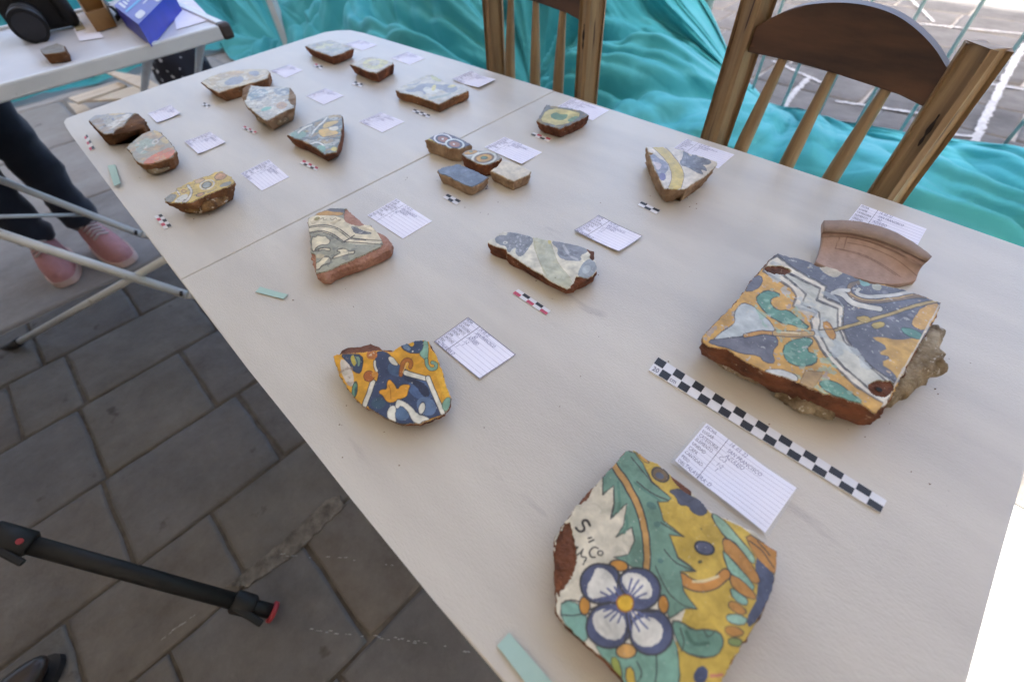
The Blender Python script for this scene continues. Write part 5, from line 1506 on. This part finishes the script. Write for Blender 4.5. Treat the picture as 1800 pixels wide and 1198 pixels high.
for (s0, t0, k, w, q) in ((3.25, .62, 4, .85, 0), (2.35, .1, 4, .7, .3), (1.0, .75, 4, .9, .7), (4.5, .05, 5, .9, .1), (5.6, .8, 4, .8, .5), (6.9, .1, 5, .9, .9), (8.2, .1, 5, .9, .4)):
    r_, w_ = fan2(s0, t0, k, w, q)
    w_ = w_ * (1 + .5 * wrp)
    acc = acc + r_ * w_; tot = tot + w_
rb = ridge(S * 1.7 + wrp * 1.6 + T * .8, 2.2) * .6 + ridge(S * 4.6 + wrp * 3.2 + T * 1.6, 1.8) * .3
acc = acc + rb * .12; tot = tot + .12
fold = acc / tot
amp = .55 * env * (1 - .45 * low)
disp = (fold - .5) * amp
Z2 = np.maximum(Z + disp * (.45 + .6 * T) + .05 * T * (1 - T) * 4, .006 + .03 * fold * (T > .02))
Off2 = Off + disp * (1 - T) * 1.3 + fbm(S * 1.5, T * 0 + 2, 8, 3) * .16 * T
tanv = np.stack([nrm[:, 1], -nrm[:, 0]], 1)
drag = fbm(S * 1.0, T * 1.2, 14, 2) * .20 * env
PX = base[:, 0][:, None] + nrm[:, 0][:, None] * Off2 + tanv[:, 0][:, None] * drag
PY = base[:, 1][:, None] + nrm[:, 1][:, None] * Off2 + tanv[:, 1][:, None] * drag
Vc = np.stack([PX, PY, Z2], -1).reshape(-1, 3)
idx = np.arange(NS * NT).reshape(NS, NT)
Q = np.stack([idx[:-1, :-1], idx[1:, :-1], idx[1:, 1:], idx[:-1, 1:]], -1).reshape(-1, 4)
me = bpy.data.meshes.new('teal_cloth')
me.vertices.add(len(Vc)); me.vertices.foreach_set('co', Vc.ravel())
me.loops.add(Q.size); me.loops.foreach_set('vertex_index', Q.ravel().astype(np.int32))
me.polygons.add(len(Q)); me.polygons.foreach_set('loop_start', (np.arange(len(Q)) * 4).astype(np.int32)); me.polygons.foreach_set('loop_total', np.full(len(Q), 4, np.int32))
me.update(calc_edges=True)
cl = link('draped_cloth', me, CLOTH, None, True)
tag(cl, 'long turquoise cloth bunched over the barrier and heaped on the ground behind the chairs', 'cloth')

# ------------------------------------------------------------------ crowd barrier
BAR = mat('grey_green_metal', (.20, .28, .27), .45, (.26, .34, .33), scale=30)
def barrier(y0, y1, label):
    root = empty('crowd_barrier', (BX, (y0 + y1) / 2, 0), label, 'barrier', 'metal barriers')
    tube('rail', [(BX, y0, 1.08), (BX, y1, 1.08)], .018, BAR, root); tube('rail', [(BX, y0, .07), (BX, y1, .07)], .012, BAR, root)
    tube('end_post', [(BX, y0, .0), (BX, y0, 1.08)], .018, BAR, root); tube('end_post', [(BX, y1, .0), (BX, y1, 1.08)], .018, BAR, root)
    y = y0 + .09
    while y < y1 - .05:
        tube('bar', [(BX, y, .07), (BX, y, 1.08)], .0065, BAR, root, 8)
        y += .163
    for yy in (y0 + .25, y1 - .25): box('foot', (BX, yy, .012), (.5, .05, .02), BAR, root)
barrier(-1.67, .54, 'grey green metal barrier with thin vertical bars rising above the low cloth behind the chairs')
barrier(.58, 2.9, 'grey green metal barrier with thin vertical bars buried under the high heap of cloth')

# ------------------------------------------------------------------ second folding table with things on it
T2 = empty('folding_table', (-.3, 1.35, 0), 'smaller white folding table behind the long one, with camera, box and papers on it', 'table')
TOP2 = mat('white_table_top', (.60, .60, .62), .45, (.52, .52, .54), scale=5)
x0, x1, y0, y1 = -1.3, .485, 1.052, 1.66
prism('table_top', [(x0, y0), (x1, y0), (x1, y1), (x0, y1)], TZ - .022, TZ - .004, TOP2, T2, bevel=.003)
for a, b in (((x0, y0 - .004), (x1, y0 - .004)), ((x0, y1 + .004), (x1, y1 + .004))):
    box('edge_rail', ((a[0] + b[0]) / 2, a[1], TZ - .014), (b[0] - a[0] - .03, .022, .034), WHITEMETAL, T2, bevel=.004)
for xx in (x0 - .004, x1 + .004):
    box('edge_rail', (xx, (y0 + y1) / 2, TZ - .014), (.022, y1 - y0 - .03, .034), WHITEMETAL, T2, bevel=.004)
for xx in (x0, x1):
    for yy in (y0, y1):
        box('corner_cap', (xx, yy, TZ - .014), (.034, .034, .040), mat('dark_plastic', (.05, .035, .03), .5), T2, bevel=.008)
l1a, l1b = W(262, 84, .71), W(252, 165, .25)
l2a, l2b = W(354, 58, .71), W(347, 140, .25)
for a, b, c_ in ((l1a, l1b, 0), (l2a, l2b, 1)):
    d = (b - a) / (a[2] - b[2])
    end = a + d * (a[2] - .005)
    pth = [a + np.array([-.03 * c_, 0, .012]), a + np.array([-.012 * c_, 0, .006]), a + d * .03, b, end]
    tube('leg', pth, .0135, WHITEMETAL, T2)
for xx in (-1.1,):
    for yy in (y0 + .05, y1 - .05): tube('leg', [(xx, yy, .71), (xx - .05, yy, 0)], .0135, WHITEMETAL, T2)

TT = TZ - .004
BP = mat('black_plastic', (.008, .008, .009), .5, (.012, .012, .013), scale=60, bump=.3, bscale=900, spec=.25)
camr = empty('photo_camera', W(60, 75, TT), 'black digital camera lying on the second table with its lens toward us', 'camera')
cp = W(45, 62, TT)
Rz = Matrix.Rotation(-.25, 4, 'Z')
ctr = np.array([cp[0] + .055, cp[1] - .02, TT + .055])
box('body', ctr, (.145, .062, .10), BP, camr, Rz, bevel=.012, smooth=True)
box('grip', ctr + np.array([.068, -.03, -.004]), (.038, .055, .092), BP, camr, Rz, bevel=.014, smooth=True)
box('viewfinder_hump', ctr + np.array([-.005, -.004, .058]), (.062, .055, .034), BP, camr, Rz, bevel=.010, smooth=True)
lc = ctr + np.array([-.022, -.032, -.006]); ld = np.array([-.18, -.92, -.10]); ld /= np.linalg.norm(ld)
tube('lens_barrel', [lc, lc + ld * .03, lc + ld * .032, lc + ld * .07, lc + ld * .072, lc + ld * .095], [.034, .034, .038, .038, .041, .041], BP, camr, 32)
tube('lens_ring', [lc + ld * .045, lc + ld * .055], [.0386, .0386], mat('ribbed_rubber', (.03, .03, .03), .8), camr, 32)
tube('lens_glass', [lc + ld * .0945, lc + ld * .0955], [.033, .033], mat('lens_glass_dark', (.006, .006, .01), .05), camr, 32)
tube('dial', [ctr + np.array([.045, .0, .05]), ctr + np.array([.045, 0, .063])], .014, BP, camr, 20)
box('maker_plate', ctr + np.array([-.012, -.034, .062]), (.034, .002, .008), mat('silver_print', (.5, .5, .5), .4), camr, Rz, bevel=0)
# strap: a ribbon from the body down over the table
sp_ = [ctr + np.array([.075, 0, .045]), ctr + np.array([.11, .0, .05]), ctr + np.array([.15, -.005, .03]), ctr + np.array([.175, -.02, -.01]), ctr + np.array([.19, -.045, -.045]), ctr + np.array([.17, -.07, -.052])]
V, F = [], []
for i, p in enumerate(sp_):
    for s_ in (-1, 1):
        V.append(p + np.array([.004 * s_, .019 * s_, .004 * s_])); V.append(p + np.array([.004 * s_, .019 * s_, .004 * s_ - .002]))
for i in range(len(sp_) - 1):
    a = i * 4
    F += [(a, a + 2, a + 6, a + 4), (a + 1, a + 5, a + 7, a + 3), (a, a + 4, a + 5, a + 1), (a + 2, a + 3, a + 7, a + 6)]
F += [(0, 1, 3, 2), (20, 22, 23, 21)]
st = link('strap', mesh('strap', V, F), BP, camr)
box('strap_patch', ctr + np.array([.118, -.006, .052]), (.026, .016, .0015), mat('grey_patch', (.35, .35, .36), .6), camr, Matrix.Rotation(.5, 4, 'Y'), bevel=0)

shard('tile_fragment', 'small brown fragment lying beside the black camera on the second table', 'tile fragment', (0, 0, 9.986), [(690, 870), (1000, 760), (1125, 800), (1150, 900), (1050, 930), (760, 960)], .022, CLAY_DARK, (140, 134, 122), [('n', (110, 104, 96), 80, .1, None)], scale=.95, seed=201, z0=TT)

def hull_box(name, corners, z0, z1, m, root):
    c = np.array([W(x, y, z1) for x, y in corners])
    V = [(p[0], p[1], z1) for p in c] + [(p[0], p[1], z0) for p in c]
    return link(name, mesh(name, V, [(0, 1, 2, 3), (7, 6, 5, 4), (0, 4, 5, 1), (1, 5, 6, 2), (2, 6, 7, 3), (3, 7, 4, 0)]), m, root)


# glove box, tipped toward us on its edge
BLUE = mat('blue_carton', lin((40, 52, 168)) * 1.0, .45, lin((36, 44, 148)), scale=12)
gb = empty('carton', W(240, 55, TT), 'blue and white product carton tilted on the second table', 'carton')
BZ = TT + .052
a_, b_2, c_ = W(200, 10, BZ), W(243, 43, BZ), W(292, -6, BZ)
u_, v_ = (b_2 - a_), (c_ - b_2)
nn_v = np.array([0, 0, 1.0])
c_x = c_ + v_ * .25; d_ = a_ + (c_x - b_2)
V = [a_, b_2, c_x, d_]; V = V + [p - np.array([0, 0, .050]) for p in V]
link('carton_body', mesh('carton_body', V, [(0, 1, 2, 3), (7, 6, 5, 4), (0, 4, 5, 1), (1, 5, 6, 2), (2, 6, 7, 3), (3, 7, 4, 0)]), BLUE, gb)
def decal(name, u0, v0, u1, v1, m, lift_=.0006, round_=False):
    A_ = V[0]; U_ = V[1] - V[0]; V_ = V[3] - V[0]
    if round_:
        pts = [A_ + U_ * ((u0 + u1) / 2 + (u1 - u0) / 2 * math.copysign(abs(math.cos(t)) ** .6, math.cos(t))) + V_ * ((v0 + v1) / 2 + (v1 - v0) / 2 * math.copysign(abs(math.sin(t)) ** .6, math.sin(t))) + nn_v * lift_ for t in np.linspace(0, 2 * math.pi, 21)[:-1]]
    else:
        pts = [A_ + U_ * u + V_ * v + nn_v * lift_ for u, v in ((u0, v0), (u1, v0), (u1, v1), (u0, v1))]
    link(name, mesh(name, pts, [tuple(range(len(pts)))]), m, gb)
LITE = mat('white_print', (.62, .64, .7), .5)
decal('cyan_stripe', .42, .04, .50, .98, mat('cyan_print', lin((60, 160, 215)), .5)); decal('oval_print', .72, .08, .94, .26, LITE, round_=True); decal('oval_print', .74, .58, .96, .74, LITE, round_=True)
decal('text_block', .06, .08, .34, .13, LITE); decal('text_block', .10, .16, .30, .20, LITE); decal('text_block', .14, .23, .26, .27, LITE); decal('text_block', .1, .5, .3, .56, LITE); decal('text_block', .62, .38, .66, .5, LITE)
flap = [V[0], V[3], V[3] - u_ * .75 + np.array([0, 0, -.03]), V[0] - u_ * .75 + np.array([0, 0, -.03])]
link('open_flap', mesh('open_flap', flap + [p - np.array([0, 0, .001]) for p in flap], [(0, 1, 2, 3), (7, 6, 5, 4), (0, 4, 5, 1), (1, 5, 6, 2), (2, 6, 7, 3), (3, 7, 4, 0)]), mat('grey_print', (.42, .43, .47), .5, (.30, .31, .36), scale=40, spots=(60, .55, (.6, .6, .63))), gb)

cb = empty('cardboard_box', W(185, 40, TT), 'small open brown cardboard box between the camera and the blue carton', 'box')
KR = mat('brown_cardboard', lin((150, 112, 62)), .8, lin((132, 96, 52)), scale=20)
q = [W(x, y, TT + .002) for x, y in ((172, 57), (205, 46), (190, 12), (150, 20))]
hh_ = .045
for i in range(4):
    a, b = q[i], q[(i + 1) % 4]
    t_ = (b - a) / np.linalg.norm(b - a); nrm_ = np.array([t_[1], -t_[0], 0]) * .0012
    up = np.array([0, 0, hh_])
    P8 = [a - nrm_, b - nrm_, b + nrm_, a + nrm_]
    link('side_panel', mesh('side_panel', P8 + [p + up for p in P8], [(3, 2, 1, 0), (4, 5, 6, 7), (0, 1, 5, 4), (1, 2, 6, 5), (2, 3, 7, 6), (3, 0, 4, 7)]), KR, cb)
link('bottom_panel', mesh('bottom_panel', q, [(0, 1, 2, 3)]), KR, cb)
def sheet(q, label, m, z=.001, name='paper_sheet', cat='paper'):
    P = [W(x, y, TT + z) for x, y in q]
    V = P + [p - np.array([0, 0, .0006]) for p in P]
    n = len(P)
    o = link(name, mesh(name, V, [tuple(range(n)), tuple(range(2 * n - 1, n - 1, -1))] + [(i, i + n, (i + 1) % n + n, (i + 1) % n) for i in range(n)]), m)
    tag(o, label, cat)
sheet([(118, 30), (150, 24), (182, 66), (140, 72)], 'white paper sheet between the camera and the cardboard box', PAPER, .0022)
sheet([(128, 40), (142, 37), (150, 50), (134, 55)], 'small beige paper scrap on the white sheet', mat('beige_paper', lin((176, 164, 132)), .8), .004)
sheet([(300, 0), (330, -10), (372, 34), (310, 52)], 'pale paper sheet at the right end of the second table', PAPER, .0022)

# ------------------------------------------------------------------ broken crate, spotted bag
crate = empty('broken_crate', W(190, 165, 0), 'pale wooden crate fallen apart on the ground beyond the second table', 'crate')
def plank(q, z, th=.012, dz=(0, 0, 0, 0)):
    P = [W(x, y, z + d_) for (x, y), d_ in zip(q, dz)]
    V = P + [p - np.array([0, 0, th]) for p in P]; n = len(P)
    return link('plank', mesh('plank', V, [tuple(range(n)), tuple(range(2 * n - 1, n - 1, -1))] + [(i, i + n, (i + 1) % n + n, (i + 1) % n) for i in range(n)]), WOOD_PALE, crate)
plank([(120, 172), (208, 144), (222, 150), (136, 180)], .16)
plank([(172, 120), (206, 126), (248, 134), (256, 158), (236, 160), (198, 142)], .20)
plank([(147, 177), (240, 150), (300, 152), (320, 168), (300, 200), (160, 200)], .05)
plank([(118, 180), (150, 184), (172, 205), (140, 206)], .09)
plank([(262, 140), (280, 150), (300, 160), (262, 158)], .10)

DOT = None
def dotted():
    m, n, l, b = nt('spotted_fabric')
    tc = n.new('ShaderNodeTexCoord'); v = n.new('ShaderNodeTexVoronoi'); v.inputs['Scale'].default_value = 22; v.inputs['Randomness'].default_value = .35
    l.new(tc.outputs['Object'], v.inputs['Vector'])
    r = n.new('ShaderNodeValToRGB'); r.color_ramp.interpolation = 'CONSTANT'
    r.color_ramp.elements[0].color = (.55, .56, .6, 1); r.color_ramp.elements[1].color = (.012, .012, .02, 1); r.color_ramp.elements[1].position = .22
    l.new(v.outputs['Distance'], r.inputs[0]); l.new(r.outputs[0], b.inputs['Base Color']); b.inputs['Roughness'].default_value = .85
    return m
bg_ = empty('fabric_bag', W(325, 120, .2), 'black fabric bag with pale dots slumped behind the second table', 'bag')
c0 = W(318, 112, .22)
bm = bmesh.new(); bmesh.ops.create_uvsphere(bm, u_segments=40, v_segments=24, radius=1)
for v in bm.verts:
    k = 1 + .16 * mnoise.fractal(Vector(v.co) * 1.6, 1, 2, 4)
    zc = max(v.co.z, -.9)
    v.co = Vector((c0[0] + v.co.x * .15 * k * (1 - .25 * zc), c0[1] + v.co.y * .14 * k, .24 + zc * .235 * k))
link('bag_body', from_bm('bag_body', bm), dotted(), bg_, True)
tube('handle', [c0 + np.array([-.06, 0, .19]), c0 + np.array([-.05, 0, .27]), c0 + np.array([0, -.02, .31]), c0 + np.array([.05, 0, .27]), c0 + np.array([.06, 0, .19])], .008, BLACKRUB, bg_)

# ------------------------------------------------------------------ tripod leg (its head is above the frame)
TP = mat('tripod_black', (.010, .0105, .011), .5, (.014, .014, .015), scale=30, spec=.3)
RED_R = mat('red_ring', (.26, .015, .025), .45)
foot = W(484, 1076, .020)
up = W(0, 942, .33)
d = (up - foot); L = np.linalg.norm(d); d /= L
tri = empty('camera_tripod', (float(up[0] + d[0] * .5), float(up[1] + d[1] * .5), 0), 'black tripod with red rings, one leg reaching in from the lower left', 'tripod')
perp = np.cross(d, [0, 0, 1]); perp /= np.linalg.norm(perp); upv = np.cross(perp, d)
apex = foot + d * 1.25
def tleg(foot, apex, lever=True):
    d = apex - foot; L = np.linalg.norm(d); d = d / L
    pp_ = np.cross(d, [0, 0, 1]); pp_ /= np.linalg.norm(pp_); uv_ = np.cross(pp_, d)
    lg = tube('leg', [foot + d * .075, foot + d * .48], [.0155, .0155], TP, tri, 24)
    tube('upper_section', [foot + d * .47, apex], [.0185, .0185], TP, lg, 24)
    tube('inner_section', [foot + d * .010, foot + d * .08], .0145, TP, lg, 20)
    tube('foot_ring', [foot, foot + d * .002, foot + d * .009, foot + d * .011], [.013, .0205, .0205, .017], RED_R, lg, 24)
    tube('leg_clamp', [foot + d * .045, foot + d * .05, foot + d * .085, foot + d * .09], [.0175, .0215, .0225, .0185], TP, lg, 24)
    M = Matrix([[d[0], pp_[0], uv_[0], 0], [d[1], pp_[1], uv_[1], 0], [d[2], pp_[2], uv_[2], 0], [0, 0, 0, 1]])
    box('clamp_lever', foot + d * .052 + pp_ * -.016 + uv_ * .014, (.070, .014, .010), TP, lg, M @ Matrix.Rotation(.25, 4, 'Z'), bevel=.003)
    tube('leg_clamp', [foot + d * .44, foot + d * .445, foot + d * .50], [.0175, .0225, .0225], TP, lg, 24)
    box('clamp_lever', foot + d * .46 + pp_ * -.022 + uv_ * .012, (.06, .012, .010), TP, lg, M @ Matrix.Rotation(.2, 4, 'Z'), bevel=.003)
    tube('red_knob', [foot + d * .455 - pp_ * .0 + uv_ * .018, foot + d * .455 + uv_ * .026], [.0055, .005], RED_R, lg, 16)
    return lg
tleg(foot, apex)
h0 = np.array([apex[0], apex[1], 0])
back = h0 - np.array([foot[0], foot[1], 0]); 
for an in (160, -100):
    r3 = Matrix.Rotation(math.radians(an), 3, 'Z') @ Vector((foot[0] - apex[0], foot[1] - apex[1], 0))
    tleg(np.array([apex[0] + r3.x, apex[1] + r3.y, .02]), apex, False)
tube('centre_column', [apex + np.array([0, 0, -.15]), apex + np.array([0, 0, .12])], .014, TP, tri, 20)
tube('spider', [apex + np.array([0, 0, -.03]), apex + np.array([0, 0, .03])], .035, TP, tri, 24)

# ------------------------------------------------------------------ brown shoe in the lower left corner
sh_c = W(30, 1215, .05)
bm = bmesh.new(); bmesh.ops.create_uvsphere(bm, u_segments=32, v_segments=18, radius=1)
sd_ = np.array([math.cos(2.75), math.sin(2.75)])    # heel to toe reversed: toe toward +x
for v in bm.verts:
    x, y, z = v.co
    wv = .047 * (1 - .18 * (1 - abs(x))) if x > 0 else .040
    hh2 = .05 if x < -.1 else .05 - .018 * x
    zz = hh2 * z * (1.5 if (x < -.3 and z > 0) else 1) + .045
    X_ = x * .145; Y_ = y * wv
    ca2, sa2 = math.cos(.35), math.sin(.35)
    v.co = Vector((sh_c[0] - .085 + X_ * ca2 - Y_ * sa2, sh_c[1] - .02 + X_ * sa2 + Y_ * ca2, max(.018, zz)))
shoe = empty('leather_shoe', (sh_c[0] - .085, sh_c[1] - .02, 0), 'dark brown leather shoe toe at the lower left corner of the view', 'shoe')
link('upper', from_bm('upper', bm), mat('brown_leather', (.035, .022, .016), .35, (.02, .013, .01), scale=20), shoe, True)
pts = []
for k in range(32):
    a = 2 * math.pi * k / 32
    X_, Y_ = .150 * math.cos(a), .050 * math.sin(a)
    pts.append((sh_c[0] - .085 + X_ * math.cos(.35) - Y_ * math.sin(.35), sh_c[1] - .02 + X_ * math.sin(.35) + Y_ * math.cos(.35)))
prism('sole', pts, .006, .02, BLACKRUB, shoe)

# ------------------------------------------------------------------ person standing beyond the tube stand
def skin(name, joints, edges, m, parent, levels=2, root_i=0):
    me = bpy.data.meshes.new(name)
    me.from_pydata([j[:3] for j in joints], edges, [])
    o = bpy.data.objects.new(name, me); COL.objects.link(o)
    md = o.modifiers.new('s', 'SKIN'); md.use_smooth_shade = True
    for i, j in enumerate(joints):
        sv = me.skin_vertices[0].data[i]; sv.radius = (j[3], j[4] if len(j) > 4 else j[3]); sv.use_root = (i == root_i)
    sb = o.modifiers.new('u', 'SUBSURF'); sb.levels = levels; sb.render_levels = levels
    dg = bpy.context.evaluated_depsgraph_get(); dg.update()
    nm = bpy.data.meshes.new_from_object(o.evaluated_get(dg)); nm.name = name
    bpy.data.objects.remove(o)
    if name == 'trousers':
        for v in nm.vertices:
            c_ = v.co
            f_ = mnoise.fractal(Vector((c_.x * 9, c_.y * 9, c_.z * 16)), 1, 2, 3) * .016 + abs(math.sin(c_.z * 34 + mnoise.noise(c_ * 7) * 5)) * .008 * max(0, 1 - c_.z * 1.3)
            v.co = c_ + v.normal * f_
    if not nm.materials: nm.materials.append(m)
    else: nm.materials[0] = m
    return link(name, nm, m, parent, True)


per = empty('person', (-.2, 1.78, 0), 'person in loose navy trousers and pink shoes standing behind the tube stand', 'person')
NAVY = mat('navy_trousers', (.014, .019, .034), .9, (.008, .011, .022), scale=9, detail=8, bump=2, bscale=14, sheen=.2)
SKINM = mat('skin', (.42, .25, .17), .55)
TOPM = mat('grey_shirt', (.10, .10, .12), .9)
RA, LA = np.array([-.170, 1.700, .10]), np.array([-.330, 1.740, .10])
hip = np.array([-.26, 1.80, .90])
J = [(hip[0], hip[1], hip[2], .135, .10),
     (hip[0] + .075, hip[1], .84, .100), (-.150, 1.735, .50, .078), (-.160, 1.715, .22, .060), (RA[0], RA[1], .095, .056),
     (hip[0] - .075, hip[1], .84, .090), (-.310, 1.755, .50, .078), (-.320, 1.745, .22, .062), (LA[0], LA[1], .095, .058)]
E_ = [(0, 1), (1, 2), (2, 3), (3, 4), (0, 5), (5, 6), (6, 7), (7, 8)]
skin('trousers', J, E_, NAVY, per)
J = [(hip[0], hip[1], .93, .13, .09), (hip[0], hip[1] + .01, 1.15, .13, .085), (hip[0], hip[1] + .01, 1.36, .155, .09), (hip[0], hip[1], 1.45, .06), (hip[0], hip[1] - .01, 1.52, .052), (hip[0], hip[1] - .02, 1.62, .078, .09), (hip[0], hip[1] - .02, 1.70, .07, .08),
     (hip[0] + .17, hip[1], 1.40, .05), (hip[0] + .22, hip[1] - .02, 1.14, .04), (hip[0] + .12, hip[1] - .2, 1.08, .032), (hip[0] + .06, hip[1] - .25, 1.10, .03, .015),
     (hip[0] - .17, hip[1], 1.40, .05), (hip[0] - .22, hip[1] - .02, 1.14, .04), (hip[0] - .14, hip[1] - .2, 1.04, .032), (hip[0] - .06, hip[1] - .25, 1.02, .03, .015)]
E_ = [(0, 1), (1, 2), (2, 3), (3, 4), (4, 5), (5, 6), (2, 7), (7, 8), (8, 9), (9, 10), (2, 11), (11, 12), (12, 13), (13, 14)]
skin('upper_body', J, E_, TOPM, per)
bm = bmesh.new(); bmesh.ops.create_uvsphere(bm, u_segments=24, v_segments=16, radius=1)
for v in bm.verts: v.co = Vector((hip[0] + v.co.x * .085, hip[1] + v.co.y * .105 + .01, 1.68 + v.co.z * .10))
link('hair', from_bm('hair', bm), mat('dark_hair', (.02, .014, .01), .6), per, True)
PINK = mat('pink_suede', lin((204, 150, 150)) * .95, .95, lin((196, 142, 143)) * .9, scale=30, detail=6, bump=1, bscale=100)
PINKS = mat('pink_sole', lin((226, 196, 184)) * .95, .8)


def shoe_mesh(heel, toe, parent):
    heel, toe = np.array(heel[:2]), np.array(toe[:2])
    d = toe - heel; L = np.linalg.norm(d); d /= L; q = np.array([-d[1], d[0]])
    n, m_ = 22, 20
    V, F = [], []
    for i in range(n + 1):
        t = i / n
        wd = .053 * (max(0, math.sin(math.pi * (t * .94 + .05))) ** .3) * (.84 + .22 * t if t < .75 else 1.0)
        hh = .085 * (1 - t) ** .8 * (1 if t > .05 else .9) + .042 if t < .45 else .042 + .085 * (1 - t) ** .8 * (1 - (t - .45) * .6)
        hh += .012
        if t > .88: hh *= 1 - (t - .88) * 2.6
        if t > .97 or t < .02: wd *= .6
        for k in range(m_):
            a = 2 * math.pi * k / m_
            x = wd * math.cos(a); z = .022 + max(0, math.sin(a)) ** .6 * hh if math.sin(a) > 0 else .016 + math.sin(a) * .004
            z += .0025 * math.sin(t * 60) * (math.sin(a) > .2) * (.35 < t < .7)
            p = heel + d * L * t + q * x
            V.append((p[0], p[1], z))
    for i in range(n):
        for k in range(m_):
            a, b = i * m_ + k, i * m_ + (k + 1) % m_
            F.append((a, b, b + m_, a + m_))
    F.append(tuple(range(m_))[::-1]); F.append(tuple(range(n * m_, n * m_ + m_)))
    s_ = link('shoe', mesh('shoe', V, F), PINK, parent, True)
    pts = []
    for k in range(36):
        a = 2 * math.pi * k / 36
        t = .5 + .515 * math.cos(a); wd = .057 * abs(math.sin(a)) ** .6 * math.copysign(1, math.sin(a))
        p = heel + d * L * t + q * wd; pts.append(p)
    prism('sole', pts, .0045, .027, PINKS, s_)
    tube('collar', [tuple(heel + d * L * (.16 + .15 * math.cos(a)) + q * .036 * math.sin(a)) + (.118 - .012 * math.cos(a),) for a in np.linspace(0, 2 * math.pi, 25)], .007, mat('shoe_lining', (.05, .03, .035), .9), s_, 8)
    for k in range(5):
        t = .40 + .07 * k
        p = heel + d * L * t; z = .042 + .085 * (1 - t) ** .8 + .030
        tube('lace', [(p[0] - q[0] * .028, p[1] - q[1] * .028, z + .001), (p[0], p[1], z + .012), (p[0] + q[0] * .028, p[1] + q[1] * .028, z + .001)], .0042, mat('shoe_lace', (.62, .52, .50), .9), s_, 6)


shoe_mesh(RA[:2] + np.array([-.01, .065]), W(222, 455, .03)[:2] + np.array([0, .0]), per)
shoe_mesh(LA[:2] + np.array([.01, .065]), W(112, 492, .03)[:2], per)
